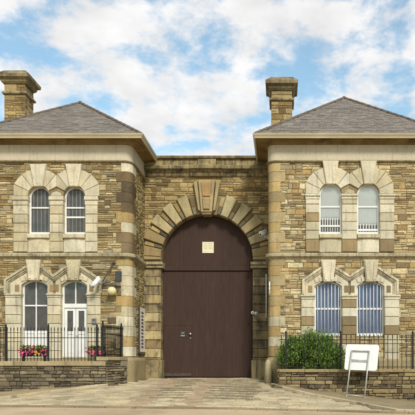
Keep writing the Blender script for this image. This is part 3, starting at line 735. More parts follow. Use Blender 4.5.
# cornice and parapet
mb = MB(); c = lin(146, 130, 92, .8)
prof = [(-.02, gzz(177)), (.06, gzz(177)), (.1, gzz(175.5)), (.1, gzz(174)), (.2, gzz(171.5)), (.3, gzz(170.5)), (.3, gzz(168)), (.26, gzz(167)), (-.02, gzz(167))]
sweep(mb, [(-2.74, 0), (2.74, 0)], prof, False, c, 1); sweep(mb, [(-.7, -.07), (.7, -.07)], [(o, zz + (.003 if zz > gzz(170) else -.003)) for o, zz in prof], False, pick([(c, 1)], .05), 1); mb.build('cornice', M['weathered'], gw)
mb = MB(); n = 6; xs = [-2.74, -1.85, -1.05, -.4, .4, 1.1, 1.95, 2.74]
for a, b in zip(xs, xs[1:]):
    pr = .12 if abs(a) < .5 and abs(b) < .5 else .05
    bx(mb, GATE, a + .004, b - .004, gzz(167) + .002, gzz(159.5), -TH, pr, pick([(lin(176, 154, 104, .8), 3), (lin(152, 132, 88, .8), 3), (lin(132, 114, 78, .8), 1)], .08), c=.012)
mb.build('parapet', M['weathered'], gw)
mb = MB(); bx(mb, GATE, -2.74, 2.74, gzz(159.4), gzz(156.6), -TH - .05, .16, lin(132, 116, 82, .8), c=.02); mb.build('parapet_coping', M['weathered'], gw)
# the gate
GY = -.36
mb = MB(); yb = GY
def gbx(mb, u0, u1, z0, z1, o0, o1, c=.006): bx(mb, GATE, u0, u1, z0, z1, o0, o1, c=c)
tym = [(-AR - .05, 4.92)] + [(AR + .05, 4.92)] + arch_pts(0, AR + .05, ZS, AR + .05, 32)
mb.prism(tym, GATE, GY - .1, GY - .03); gbx(mb, -AR - .04, AR + .04, 4.72, 4.92, GY - .1, GY + .05)
for k in range(27):
    u0 = -AR + .005 + k * (2 * AR / 27); u1 = u0 + 2 * AR / 27 - .0004
    um = max(abs(u0), abs(u1)); zt = ZS + math.sqrt(max(0, AR * AR - um * um))
    if zt > 5.0: gbx(mb, u0, u1, 4.925, zt + .02, GY - .04, GY - .018, .0016)
gate = mb.build('gate', M['gate'], gw); gate['label'] = 'dark brown boarded gate with arched fixed top'
SEAM = gx(191)
def leaf(name, u0, u1, z0, z1, n, parent):
    mb = MB(); mb.prism([(u0, z0), (u1, z0), (u1, z1), (u0, z1)], GATE, GY - .1, GY - .03)
    w = (u1 - u0) / n
    for k in range(n): gbx(mb, u0 + k * w + .0002, u0 + (k + 1) * w - .0002, z0, z1, GY - .035, GY - .01, .0016)
    return mb.build(name, M['gate'], parent)
lf = leaf('gate_leaf', SEAM - .0035, AR - .01, .04, 4.7, 18, gw)
wk = leaf('gate_leaf', -AR + .01, SEAM - .006, 2.306, 4.7, 9, gw)
wd = leaf('wicket_door', -AR + .03, SEAM - .01, .05, 2.3, 9, gw)
mb = MB(); mb.box(-AR, AR, -GY + .05, -GY + .09, .0, 4.9); mb.build('gate_backing', M['gatedark'], gate)
mb = MB(); gbx(mb, gx(179), gx(184), gzz(336.5), gzz(331), GY - .01, GY + .012)
mb.build('letter_plate', M['darkgrey'], wd)
mb = MB(); gbx(mb, gx(179.3), gx(183.7), gzz(336), gzz(335), GY + .012, GY + .02); gbx(mb, gx(180), gx(183), gzz(333), gzz(332.2), GY + .012, GY + .02); mb.build('letter_flap', M['steel'], wd)
mb = MB(); mb.lathe([(.0, -.07), (.04, -.065), (.05, -.05), (.03, -.03), (.03, 0)], (gx(189.3), -GY, gzz(333.5)), 12, axis='y'); mb.build('door_knob', M['steel'], wd); mb = MB(); mb.lathe([(.0, -.03), (.03, -.025), (.03, 0)], (gx(189.5), -GY, gzz(338)), 10, axis='y'); mb.build('door_lock', M['steel'], wd)
mb = MB(); gbx(mb, -AR + .06, SEAM - .04, .06, .2, GY - .01, GY + .004); mb.build('kick_plate', mat('scuffed_plate', (.07, .052, .042), rough=.6, metal=.1, n1=(6, .3), n2=(30, .3)), wd)
mb = MB()
for zc in (.9, 2.6, 4.1): gbx(mb, AR - .5, AR - .02, zc, zc + .05, GY - .01, GY + .008)
# notice
mb = MB(); x0, x1, za, zb = gx(201.2), gx(212.9), gzz(251.7), gzz(240.3)
bx(mb, GATE, x0, x1, za, zb, GY - .02, GY + .01, c=.004)
nt_ = mb.build('notice', mat('notice_board', lin(226, 216, 184, .9), rough=.5, n1=(5, .05), n2=(30, .03), bump=0)); tag(nt_, 'small square cream notice fixed high on the brown gate', 'notice')
mb = MB()
for k in range(4):
    zz = zb - .07 - .065 * k - (.02 if k > 0 else 0)
    for a, b in ((.06, .22), (.25, .45)): bx(mb, GATE, x0 + a, x0 + b, zz - .018, zz, GY + .01, GY + .0115)
mb.build('printed_lines', M['fainttext'], nt_)
# tall sign on the return wall of the left lodge
SD = frame((-2.75, 0), (0, 1), (1, 0)); mb = MB(); y0, y1 = -1.15, -.1
mb.prism([(y0, 1.12), (y1, 1.12), (y1, 3.0), (y0, 3.0)], SD, .05, .08, .005)
sg = mb.build('wall_sign', mat('white_enamel', lin(226, 218, 204, .85), rough=.35, n1=(4, .04), bump=0)); tag(sg, 'tall white sign with rows of dark lettering on the left lodge return wall', 'sign')
mb = MB()
for k in range(11):
    zz = 2.82 - k * .145
    mb.prism([(y0 + .32, zz - .085), (y1 - .38 + random.uniform(-.06, .1), zz - .085), (y1 - .38, zz), (y0 + .32, zz)], SD, .08, .082)
mb.build('lettering', M['text'], sg)
mb = MB(); mb.prism([(y0 - .04, 1.06), (y0 - .003, 1.06), (y0 - .003, 3.02), (y0 - .04, 3.02)], SD, .03, .09); mb.prism([(y0, 1.02), (y1, 1.02), (y1, 1.117), (y0, 1.117)], SD, .03, .09); mb.build('sign_frame', M['darkgrey'], sg)

# ------------------------------------------------------------------ boundary walls, terraces, railings
WY = -4.15; SW_ = FL / 22.85
def wx(p): return CX + (p - PX) / SW_
def wz(p): return CZ + (PY - p) / SW_
def wall_run(mb, p0, p1, ztop, th=.35, pal=PAL_DARK, zb=-1.4, backside=True):
    p0, p1 = Vector(p0), Vector(p1); U_ = (p1 - p0); L = U_.length; U_.normalize(); N = Vector((U_.y, -U_.x))
    fr = frame(p0, U_, N)
    mb.prism([(0, zb), (L, zb), (L, ztop), (0, ztop)], fr, -th, 0, 0, lin(70, 60, 44, .6))
    rubble(mb, fr, 0, L, -1.15 if zb < -1 else zb, ztop, lambda a, b: [], pal, .12, .2, .22, .7, t=.05)
    return fr, L
def coping(mb, fr, L, z0, z1, o0, o1, col, seg=.9):
    u = 0
    while u < L - .01:
        w = min(seg * random.uniform(.8, 1.2), L - u)
        if L - u - w < .3: w = L - u
        mb.prism([(u + .003, z0), (u + w - .003, z0), (u + w - .003, z1), (u + .003, z1)], fr, o0, o1, .015, pick([(col, 1)], .1)); u += w
copc = lin(172, 154, 116, .8)
# left
bwl = empty('boundary_wall', (-6, WY, -.3), 'low dark stone retaining wall under the left railings, stepping up at its gate end', 'wall')
mb = MB(); xl = -12.0; xr = wx(106)
fr1, L1 = wall_run(mb, (xl, WY), (xr, WY), .555); fr2, L2 = wall_run(mb, (xr, WY), (-2.86, YF - .2), .76, pal=[(lin(150, 138, 112, .8), 3), (lin(124, 112, 88, .8), 4), (lin(96, 84, 64, .8), 3)])
mb.build('stone_facing', M['rubble'], bwl)
mb = MB(); coping(mb, fr1, L1, .557, .735, -.4, .09, copc); coping(mb, fr2, L2, .762, .9, -.4, .07, copc); mb.build('coping', M['ashlar'], bwl)
# right
bwr = empty('boundary_wall', (8, WY, -.5), 'low stone retaining wall under the right railings and bush', 'wall')
mb = MB(); PALR = [(lin(136, 118, 82, .8), 5), (lin(118, 100, 70, .8), 5), (lin(150, 132, 92, .8), 3), (lin(92, 78, 56, .8), 4)]
fr3, L3 = wall_run(mb, (wx(279), WY), (13.0, WY), .32, pal=PALR); fr4, L4 = wall_run(mb, (wx(279), YF - .1), (wx(279), WY + .001), .32, pal=PALR)
mb.build('stone_facing', M['rubble'], bwr)
mb = MB(); coping(mb, fr3, L3, .322, .44, -.4, .09, lin(158, 136, 94, .8)); coping(mb, fr4, L4 - .09, .322, .44, -.38, .07, lin(158, 136, 94, .8)); mb.build('coping', M['ashlar'], bwr)
# terraces
mb = MB(); mb.add([(-12, WY + .3, .7), (xr - .2, WY + .3, .7), (-3.1, YF - .12, .7), (-12, YF - .12, .7)], [(0, 1, 2, 3)], lin(150, 132, 98, .7)); tag(mb.build('terrace', M['paving'], recalc=False), None, None, kind='structure')
mb = MB(); mb.add([(wx(279) + .3, WY + .3, .38), (13, WY + .3, .38), (13, YF - .12, .38), (wx(279) + .3, YF - .12, .38)], [(0, 1, 2, 3)], lin(110, 96, 70, .6)); tag(mb.build('terrace', M['paving'], recalc=False), None, None, kind='structure')

def railing(name, p0, p1, zb, rails, ztop, sp, posts, label, postz=None, r=.011, off=-.16):
    root = empty(name, (*[(a + b) / 2 for a, b in zip(p0, p1)], zb), label, 'railings')
    p0, p1 = Vector(p0), Vector(p1); U_ = p1 - p0; L = U_.length; U_.normalize(); N = Vector((U_.y, -U_.x)); fr = frame(p0, U_, N)
    mb = MB()
    for zr in rails: mb.prism([(0, zr - .012), (L, zr - .012), (L, zr + .012), (0, zr + .012)], fr, off - .022, off + .022)
    mb.build('rail', M['iron'], root)
    n = int(L / sp); mb = MB()
    for k in range(n + 1):
        u = (k + .5) * sp + random.uniform(-.004, .004)
        if u > L: break
        if any(abs(u - q) < .05 for q in posts): continue
        lean = random.uniform(-.006, .006)
        mb.tube([fr(u, zb, off), fr(u + lean, ztop - .13, off)], r, 6)
        x, y, _ = fr(u + lean, 0, off); mb.lathe([(r, ztop - .14), (.022, ztop - .125), (.022, ztop - .105), (.012, ztop - .09), (.02, ztop - .06), (.002, ztop)], (x, y, 0), 6)
    mb.build('baluster', M['iron'], root)['kind'] = 'stuff'
    for q in posts:
        mb = MB(); x, y, _ = fr(q, 0, off); zt = (postz or ztop) ; mb.bbox(x - .03, x + .03, y - .03, y + .03, zb - .01, zt - .06, .004); mb.lathe([(.02, zt - .06), (.036, zt - .03), (.03, zt), (.006, zt + .04)], (x, y, 0), 10); mb.build('post', M['iron'], root)
    return root
def uL(p): return wx(p) - xl
railing('iron_railing', (xl, WY), (xr, WY), .735, (.82, wz(337.6)), wz(326.5), .125, [uL(-44), uL(4), uL(46.7), uL(95.6)], 'black spearheaded railing along the left wall in front of the white door', postz=wz(324.5))
railing('iron_railing', (xr, WY), (-2.86, YF - .2), .9, (.98, 1.75, 2.02), 2.12, .11, [.05, L2 - .12], 'short black railing running back from the planter to the lodge corner', postz=2.2)
x3 = wx(279)
railing('iron_railing', (x3, WY), (13, WY), .44, (.52, wz(339.5)), wz(334), .172, [wx(286) - x3, wx(341) - x3, wx(413.7) - x3], 'black railing along the right wall, behind the white board', postz=wz(331.5))

# ------------------------------------------------------------------ plants
def leaves(mb, n, samp, size, cols, up=.7, narrow=.22):
    for _ in range(n):
        p = Vector(samp()); d = Vector((random.gauss(0, .5), random.gauss(0, .5), up + random.gauss(0, .35))).normalized()
        s_ = d.orthogonal(); s_.rotate(__import__('mathutils').Quaternion(d, random.uniform(0, 2 * pi))); L = size * random.uniform(.6, 1.3); w = L * narrow
        c = random.choice(cols); k = random.uniform(.7, 1.25); c = tuple(q * k for q in c)
        bend = Vector((0, 0, -L * .15))
        mb.add([p, p + d * L * .5 + s_ * w, p + d * L + bend, p + d * L * .5 - s_ * w], [(0, 1, 2, 3)], c)
GREENS = [(.075, .14, .022), (.11, .19, .03), (.15, .24, .038), (.05, .1, .018), (.19, .27, .05)]
bush = empty('bush', (4.3, -3.5, .38), 'dense dark green spiky bush behind the right railing', 'bush')
def bushtop(x):
    tab = [(3.05, .95), (3.3, 1.2), (3.6, 1.5), (4.0, 1.66), (4.5, 1.72), (4.9, 1.62), (5.25, 1.42), (5.55, 1.1)]
    return table(tab, x) + .07 * sin(x * 9.1) + .05 * sin(x * 17.7 + 1) - .06
clumps = []
for _ in range(170):
    x = random.uniform(3.34, 5.5); y = random.uniform(-3.95, -2.75); zt = bushtop(x) - abs(y + 3.5) * .3; clumps.append((x, y, random.uniform(.5, zt) if random.random() < .6 else zt - .05, random.uniform(.06, .17)))
def sb():
    c = random.choice(clumps); return (c[0] + random.gauss(0, c[3]), c[1] + random.gauss(0, c[3]) * .7, max(.4, c[2] + random.gauss(0, c[3])))
mb = MB(); leaves(mb, 30000, sb, .105, GREENS, up=1.0, narrow=.1); mb.build('foliage', M['leafc'], bush, recalc=False)
mb = MB()
for _ in range(40):
    x = random.uniform(3.4, 5.3); mb.tube([(x, -3.4, .38), (x + random.uniform(-.2, .2), -3.4 + random.uniform(-.3, .3), random.uniform(.9, 1.4))], .012, 5, r1=.004)
mb.build('stem', M['bark'], bush)
def flowers(name, x0, x1, y, ztop, label, stone, yellow):
    root = empty(name, ((x0 + x1) / 2, y, .7), label, 'planter')
    mb = MB()
    if stone: mb.bbox(x0, x1, y - .18, y + .18, .7, ztop - .1, .02, lin(130, 116, 86, .8)); mb.bbox(x0 - .04, x1 + .04, y - .22, y + .22, ztop - .1, ztop, .02, lin(150, 134, 98, .8)); mb.build('trough', M['ashlar'], root)
    else:
        mb.bbox(x0, x1, y - .12, y + .12, ztop - .24, ztop, .01); mb.build('trough', M['iron'], root)
        for q in (x0 + .08, x1 - .08): mb = MB(); mb.box(q - .02, q + .02, y - .1, y + .1, .7, ztop - .24); mb.build('foot', M['iron'], root)
    mb = MB(); mb.box(x0 + .03, x1 - .03, y - .1, y + .1, ztop - .01, ztop + .01); mb.build('soil', M['soil'], root)
    mb = MB(); leaves(mb, 450, lambda: (random.uniform(x0, x1), y + random.gauss(0, .09), ztop + random.uniform(-.05, .14)), .08, GREENS, .4, .35); mb.build('foliage', M['leafc'], root, recalc=False)
    mb = MB()
    for _ in range(95 if stone else 120):
        x = random.uniform(x0 - .05, x1 + .05); c = Vector((x, y - .04 + random.gauss(0, .1), ztop + random.uniform(-.2 if not stone else -.14, .12) + .05 * sin(x * 9)))
        if not stone and c.z < ztop: c.y = y - .16
        elif stone and c.z < ztop: c.y = y - .26
        col = random.choice([(.62, .06, .17), (.66, .1, .24), (.5, .03, .1), (.55, .16, .24)])
        if yellow and abs(x - lerp(x0, x1, .66)) < .09 and random.random() < .7: col = (.75, .5, .03)
        n = Vector((random.gauss(0, .4), -1, random.gauss(.3, .4))).normalized(); a = n.orthogonal().normalized(); b = n.cross(a); r = random.uniform(.028, .045)
        vs = [c + n * .01] + [c + (a * cos(t * pi / 5) + b * sin(t * pi / 5)) * (r if t % 2 == 0 else r * .6) for t in range(10)]
        mb.add(vs, [(0, 1 + t, 1 + (t + 1) % 10) for t in range(10)], col)
    mb.build('flower_heads', M['petal'], root, recalc=False)['kind'] = 'stuff'
flowers('flower_trough', wx(17.5), wx(43.5), -3.8, 1.15, 'black trough of pink and yellow flowers behind the left railing', False, True)
flowers('stone_planter', -4.0, -3.4, -3.68, 1.13, 'small stone planter of pink flowers beside the left railing end', True, False)

# ------------------------------------------------------------------ board on stand
DB = 22.2; sB = FL / DB
def bp(px, py, dy=0): return Vector((CX + (px - PX) / sB, -27 + DB + dy, CZ + (PY - py) / sB))
st = empty('display_board', (6.1, -4.85, -.6), 'blank white rounded board on a grey tubular ladder stand against the right wall', 'sign board')
TL, TR, BR, BL = bp(346.6, 344, .08), bp(379.8, 344.8, .08), bp(376.6, 370.9, -.04), bp(344, 369.8, -.04)
mb = MB(); loop = []
ed = [TL, TR, BR, BL]
for i in range(4):
    p, a, b = ed[i], ed[i - 1], ed[(i + 1) % 4]; da, db = (a - p).normalized() * .1, (b - p).normalized() * .1
    for k in range(6): t = k / 5; loop.append((p + da) * (1 - t) ** 2 + p * 2 * t * (1 - t) + (p + db) * t * t)
nrm = (TR - TL).cross(BL - TL).normalized(); nrm = nrm if nrm.y < 0 else -nrm; n = len(loop)
mb.add([q + nrm * .012 for q in loop] + [q - nrm * .012 for q in loop], [tuple(range(n)), tuple(range(n, 2 * n))] + [(k, (k + 1) % n, n + (k + 1) % n, n + k) for k in range(n)])
mb.build('board', mat('white_board', (.62, .62, .6), rough=.4, n1=(2, .05), n2=(20, .03), bump=.05, streak=((.4, .38, .33), .55, .95)), st)
def onground(x, y, up=0): return Vector((x, y, ground_z(x, y) + up))
a0, a1 = bp(351.8, 350.5, -.01), bp(369.2, 351, -.01); f0 = Vector((CX + (346.4 - PX) * 21.85 / FL, -27 + 21.85, 0)); f1 = Vector((CX + (364.5 - PX) * 21.85 / FL, -27 + 21.85, 0))
f0.z = ground_z(f0.x, f0.y); f1.z = ground_z(f1.x, f1.y)
for a, f in ((a0, f0), (a1, f1)):
    mb = MB(); mb.tube([f + Vector((0, 0, .07)), f.lerp(a, .5), a + (a - f).normalized() * .01], .026, 8); mb.tube([f + Vector((0, 0, .045)), f + Vector((0, 0, .09))], .03, 8); mb.build('leg', M['steel'], st)
for t in (.997, .8, .06):
    mb = MB(); mb.tube([f0.lerp(a0, t), f1.lerp(a1, t)], .021, 8); mb.build('rung', M['steel'], st)
for a, f in ((a0, f0), (a1, f1)):   # rear props
    mb = MB(); q = Vector((f.x, WY - .17, 0)); q.z = ground_z(q.x, q.y) + .045; mb.tube([q, f.lerp(a, .55) + Vector((0, .03, 0))], .015, 6)

# ------------------------------------------------------------------ small fixtures
def F(px, py, o):
    k = (24.6 - o) / FL; return Vector((CX + (px - PX) * k, YF - o, CZ + (PY - py) * k))
cam = empty('security_camera', F(102, 281, .05), 'white tubular security camera angled down beside the left lodge door', 'camera')
mb = MB(); a, b = F(92.6, 286.5, .62), F(99.2, 278.5, .42); mb.tube([a, b], .085, 12); d = (b - a).normalized(); mb.tube([b - d * .02 + Vector((0, 0, .075)), a - d * .1 + Vector((0, 0, .08))], .06, 8); mb.build('housing', M['white'], cam)
mb = MB(); mb.tube([a - d * .004, a + d * .002], .06, 10); mb.build('lens', M['darkgrey'], cam)
mb = MB(); mb.tube([F(96.5, 281, .5), F(101, 284.5, .4), F(104, 283, .03)], .028, 8); mb.bbox(*(lambda c: (c.x - .07, c.x + .07, c.y - .03, c.y + .06, c.z - .1, c.z + .1))(F(104, 283, .04)), .01); mb.build('bracket', M['grey'], cam)
fl = empty('floodlight', F(118, 277, .05), 'dark grey box light on the left lodge wall near its corner', 'light')
mb = MB(); c = F(118.2, 276.4, .35); mb.bbox(c.x - .1, c.x + .11, c.y - .07, c.y + .12, c.z - .2, c.z + .2, .015); mb.build('housing', M['darkgrey'], fl)
mb = MB(); mb.tube([F(118, 277, .22), F(118, 280, .04)], .03, 8); mb.tube([F(105, 283.5, .15), F(110, 281, .16), F(117, 279, .15)], .022, 6); mb.build('bracket', M['grey'], fl)
gl = empty('globe_lamp', F(112, 291, .05), 'round cream globe lamp below the dark box light', 'lamp')
mb = MB(); c = F(111.8, 291, .3); mb.lathe([(.175 * sin(pi * k / 12) + .001, -.175 * cos(pi * k / 12)) for k in range(13)], c, 20); mb.build('globe', M['cream'], gl)
mb = MB(); mb.tube([c + Vector((0, 0, .16)), c + Vector((0, 0, .24)), F(112, 284, .05)], .025, 8); mb.lathe([(.08, 0), (.08, .05), (.03, .06)], c + Vector((0, 0, .145)), 12); mb.build('bracket', M['darkgrey'], gl)
ps = MB(); ps.tube([F(102.8, 281.5, .4), F(113.5, 262.5, .1)], .02, 8); ps.lathe([(.06, -.02), (.06, .0)], F(113.5, 262.5, .08), 10); tag(ps.build('stay_rod', M['darkgrey']), 'thin dark diagonal rod above the white camera on the left lodge', 'bracket')
ib = MB(); bx(ib, FRONT, fx(93), fx(97), fz(324), fz(318.6), .1, .17, c=.01); o = ib.build('intercom', M['grey']); tag(o, 'small grey intercom box on the pier right of the white door', 'intercom')
ib = MB(); bx(ib, FRONT, fx(94), fx(96), fz(321), fz(319.6), .17, .174); ib.build('grille', M['darkgrey'], o)
# right: camera at the lodge corner, conduits, entry call units
cam2 = empty('security_camera', (2.62, -1.0, 6.3), 'white security camera under the arch beside the right lodge corner', 'camera')
dC = 26.0; c0 = Vector((CX + (260.3 - PX) * dC / FL, -27 + dC, CZ + (PY - 234.5) * dC / FL)); c1 = Vector((CX + (266.5 - PX) * dC / FL, -27 + dC + .25, CZ + (PY - 231.5) * dC / FL))
mb = MB(); mb.tube([c0, c1], .08, 12); mb.tube([c0 + Vector((-.03, -.02, .07)), c1 + Vector((.0, 0, .075))], .06, 8); mb.build('housing', M['white'], cam2)
mb = MB(); d = (c0 - c1).normalized(); mb.tube([c0, c0 + d * .004], .055, 10); mb.build('lens', M['darkgrey'], cam2)
mb = MB(); m = c0.lerp(c1, .6); mb.tube([m, m + Vector((.02, 0, -.15)), Vector((2.73, m.y + .05, m.z - .17))], .025, 8); mb.bbox(2.66, 2.745, m.y - .03, m.y + .13, m.z - .26, m.z - .08, .01); mb.build('bracket', M['white'], cam2)
for (px, pa, pb, y, lab) in ((266.3, 274, 318, -.35, 'long thin white conduit on the return wall right of the gate'), (269.6, 281.5, 295, YF - .06, 'short white conduit on the corner stones of the right lodge')):
    d = 27 + y; x = CX + (px - PX) * d / FL; mb = MB(); za, zb = CZ + (PY - pb) * d / FL, CZ + (PY - pa) * d / FL
    if y > -1: x = min(x, 2.71); mb.tube([(x, y, za), (x, y, zb)], .028, 8)
    else: mb.tube([(x, y, za), (x, y, zb)], .024, 8)
    for zz in (za + .1, (za + zb) / 2, zb - .1): mb.box(x - .035, x + .035, y, y + .05, zz - .015, zz + .015)
    tag(mb.build('conduit', M['white']), lab, 'pipe')
for (px, py, lab) in ((252.8, 313, 'left one of two small round white call points right of the gate'), (256.3, 313.6, 'right one of two small round white call points right of the gate')):
    mb = MB(); mb.lathe([(.0, -.13), (.05, -.12), (.075, -.08), (.08, -.03), (.08, 0)], (gx(px), -.1, gzz(py)), 16, axis='y'); o = mb.build('call_point', M['white']); tag(o, lab, 'call point', 'call points beside the gate')
    mb = MB(); mb.lathe([(.0, -.01), (.025, -.008), (.025, 0)], (gx(px), -.228, gzz(py)), 12, axis='y'); mb.build('button', M['darkgrey'], o)
# guard stone
gsx, gsy = fx(268.4), YF - .3
mb = MB(); g0 = ground_z(gsx, gsy); mb.lathe([(.17, g0 - .2), (.15, g0 + .5), (.14, .62), (.12, .7), (.07, .77), (.0, .8)], (gsx, gsy, 0), 16, lin(178, 162, 124, .8)); tag(mb.build('guard_stone', M['ashlar']), 'short round-topped stone guard post at the right lodge corner', 'bollard')
# ------------------------------------------------------------------ ground
def sheet(name, pts_fn, nx, ny, up, m, col=(1, 1, 1)):
    mb = MB(); vs = []
    for j in range(ny + 1):
        for i in range(nx + 1):
            x, y = pts_fn(i / nx, j / ny); vs.append((x, y, ground_z(x, y) + up))
    mb.add(vs, [(j * (nx + 1) + i, j * (nx + 1) + i + 1, (j + 1) * (nx + 1) + i + 1, (j + 1) * (nx + 1) + i) for j in range(ny) for i in range(nx)], col, smooth=True)
    return tag(mb.build(name, m, recalc=False), None, None, kind='structure')
xs = [-600, -200, -60, -30] + [-20 + .5 * k for k in range(81)] + [30, 60, 200, 600]
ys = [-600, -200, -60, -35] + [-30 + .5 * k for k in range(64)] + [5, 12, 30, 60, 200, 800]
mb = MB(); vs = [(x, y, ground_z(x, y) - .06) for y in ys for x in xs]; nx = len(xs)
mb.add(vs, [(j * nx + i, j * nx + i + 1, (j + 1) * nx + i + 1, (j + 1) * nx + i) for j in range(len(ys) - 1) for i in range(nx - 1)], (1, 1, 1), smooth=True)
tag(mb.build('ground', M['ground'], recalc=False), None, None, kind='structure')
KY = -8.5
sheet('road', lambda u, v: (lerp(-20, 20, u), lerp(-30, KY - .14, v)), 80, 60, -.045, M['asphalt'])
# kerb line between road and forecourt
mb = MB(); x = -20
while x < 20:
    w = .9; z0_, z1_ = ground_z(x, KY), ground_z(x + w, KY); pr = [(KY - .14, -.12), (KY - .14, -.008), (KY - .12, .003), (KY, .003), (KY, -.12)]
    vs = [(xx, y, zz + h) for xx, zz in ((x + .005, z0_), (x + w - .005, z1_)) for y, h in pr]; n = 5
    mb.add(vs, [tuple(range(5)), tuple(range(5, 10))] + [(k, (k + 1) % 5, 5 + (k + 1) % 5, 5 + k) for k in range(5)], pick([(lin(150, 134, 104, .7), 1)], .1)); x += w
tag(mb.build('kerb', M['paving']), None, None, kind='structure')
# pavement edges traced in plan
KR = [ray_ground(*p) for p in ((271, 385), (283, 388.5), (305, 394), (322, 397.3), (357.5, 403.8), (396, 411))]; KR = [(x, max(y, KY)) for x, y in KR]
KL = [ray_ground(*p) for p in ((108, 385.2), (90, 387), (50, 392), (25, 395.5), (0, 399))]
kx, ky = KL[-1]; KL.append((kx - 4, ky - .3)); KL.append((-20, ky - .5))
KR = [p for p in KR if p[1] > KY + .05] + [(KR[-1][0] + .5, KY)]
print('KR', KR, 'KL', KL)
def inR(x, y):
    if x >= KR[-1][0]: return True
    for (x0, y0), (x1, y1) in zip(KR, KR[1:]):
        if x0 <= x <= x1: return y > lerp(y0, y1, (x - x0) / max(1e-6, x1 - x0))
    return False
def inL(x, y):
    for (x0, y0), (x1, y1) in zip(KL, KL[1:]):
        if x1 <= x <= x0: return y > lerp(y0, y1, (x - x0) / (x1 - x0))
    return False
# pavements: strips between kerb path and wall line
def pave(name, path, wall_y, up, col, flip):
    mb = MB(); N = 60; vs = []; n = len(path)
    seg = []
    for k in range(n - 1):
        for t in range(12): seg.append((lerp(path[k][0], path[k + 1][0], t / 12), lerp(path[k][1], path[k + 1][1], t / 12)))
    seg.append(path[-1])
    for x, y in seg:
        for t in range(5): yy = lerp(y, wall_y, t / 4); vs.append((x, yy, ground_z(x, yy) + up))
    fs = [(i * 5 + j, i * 5 + j + 1, (i + 1) * 5 + j + 1, (i + 1) * 5 + j) for i in range(len(seg) - 1) for j in range(4)]
    mb.add(vs, fs, col, smooth=True); o = mb.build(name, M['paving'], recalc=False)
    if o.data.polygons[0].normal.z < 0: o.data.flip_normals()
    tag(o, None, None, kind='structure')
    kb = MB(); 
    p3 = seg; ring_ = []
    prof = [(0, -.12), (0, up - .004), (.015, up + .006), (.13, up + .006), (.13, -.12)]
    step = 6
    for i in range(0, len(p3) - 1, step):
        a, b = Vector(p3[i]), Vector(p3[min(i + step, len(p3) - 1)]); d = (b - a).normalized(); nn = Vector((-d.y, d.x)); nn = nn if nn.y > 0 else -nn
        vs = []
        for q, e in ((a, .004), (b, -.004)):
            q = q + d * e
            for o_, h in prof: w_ = q + nn * (o_ - .02); vs.append((w_.x, w_.y, ground_z(w_.x, w_.y) + h))
        kb.add(vs, [tuple(range(5)), tuple(range(5, 10))] + [(k, (k + 1) % 5, 5 + (k + 1) % 5, 5 + k) for k in range(5)], pick([(lin(196, 178, 144, .8), 1)], .08))
    tag(kb.build('kerb', M['paving']), None, None, kind='structure')
pave('pavement', KR + [(KR[-1][0] + 4, KY - .0), (20, KY)], WY + .1, .06, lin(150, 134, 102, .8), 1)
pave('pavement', KL, WY + .1, .05, lin(170, 150, 112, .8), -1)
# forecourt base and setts
sheet('forecourt', lambda u, v: (lerp(-20, 20, u), lerp(KY - .002, -.0 + .4, v)), 100, 30, -.03, mat('forecourt_joint_grit', lin(128, 113, 86, .7), n1=(2, .3), n2=(40, .3), bump=.5))
mb = MB(); y = KY + .01; row = 0
def sett_ok(x, y):
    if inR(x, y) or inL(x, y): return False
    if y > YF - .2 and abs(x) > 2.6: return False
    if x < -2.9 and y > WY: return False
    if y > -.3 and abs(x) > 1.9: return False
    if x > 3.0 and y > WY - .1: return False
    return True
while y < .36:
    h = random.uniform(.14, .19); x = -13 + random.uniform(0, .2)
    while x < 9.5:
        ym = y + h / 2; track = (-1.72 < x < -1.12) or (-.02 < x < .58); patch = (-1.12 < x < -.05 or .6 < x < 2.3) and -7.2 < y < -.8
        w = random.uniform(.5, .7) if track else random.uniform(.16, .36) if patch else random.uniform(.25, .6)
        xm = x + w / 2
        if sett_ok(xm, ym) and sett_ok(x, ym) and sett_ok(x + w, ym):
            if track: cols = [(lin(176, 152, 122, .8), 1), (lin(166, 146, 116, .8), 1)]; g = .004; gy = .003
            elif patch: cols = ([(lin(122, 110, 86, .7), 3), (lin(138, 124, 98, .7), 2)] if row % 3 == 0 else [(lin(172, 157, 124, .8), 3), (lin(162, 146, 116, .8), 2), (lin(184, 168, 134, .8), 1)]); g = .006; gy = .03 if row % 3 else .012
            else: cols = [(lin(188, 172, 138, .82), 3), (lin(180, 164, 130, .82), 2), (lin(196, 180, 148, .82), 2), (lin(170, 153, 122, .8), 1)]; g = .004; gy = .004
            zc = random.uniform(-.004, .004); c = pick(cols, .08 if patch else .05)
            q = [(x + g, y + gy), (x + w - g, y + gy), (x + w - g, y + h - gy), (x + g, y + h - gy)]
            top = [(a + (xm - a) * .08, b + (ym - b) * .14, ground_z(a, b) + zc) for a, b in q]; mid_ = [(a, b, ground_z(a, b) + zc - .012) for a, b in q]; low = [(a, b, ground_z(a, b) - .05) for a, b in q]
            mb.add(top + mid_ + low, [(0, 1, 2, 3)] + [(k, (k + 1) % 4, 4 + (k + 1) % 4, 4 + k)[::-1] for k in range(4)] + [(4 + k, 4 + (k + 1) % 4, 8 + (k + 1) % 4, 8 + k)[::-1] for k in range(4)], c)
        x += w
    y += h; row += 1
tag(mb.build('forecourt_setts', M['paving'], recalc=False), None, None, kind='structure')

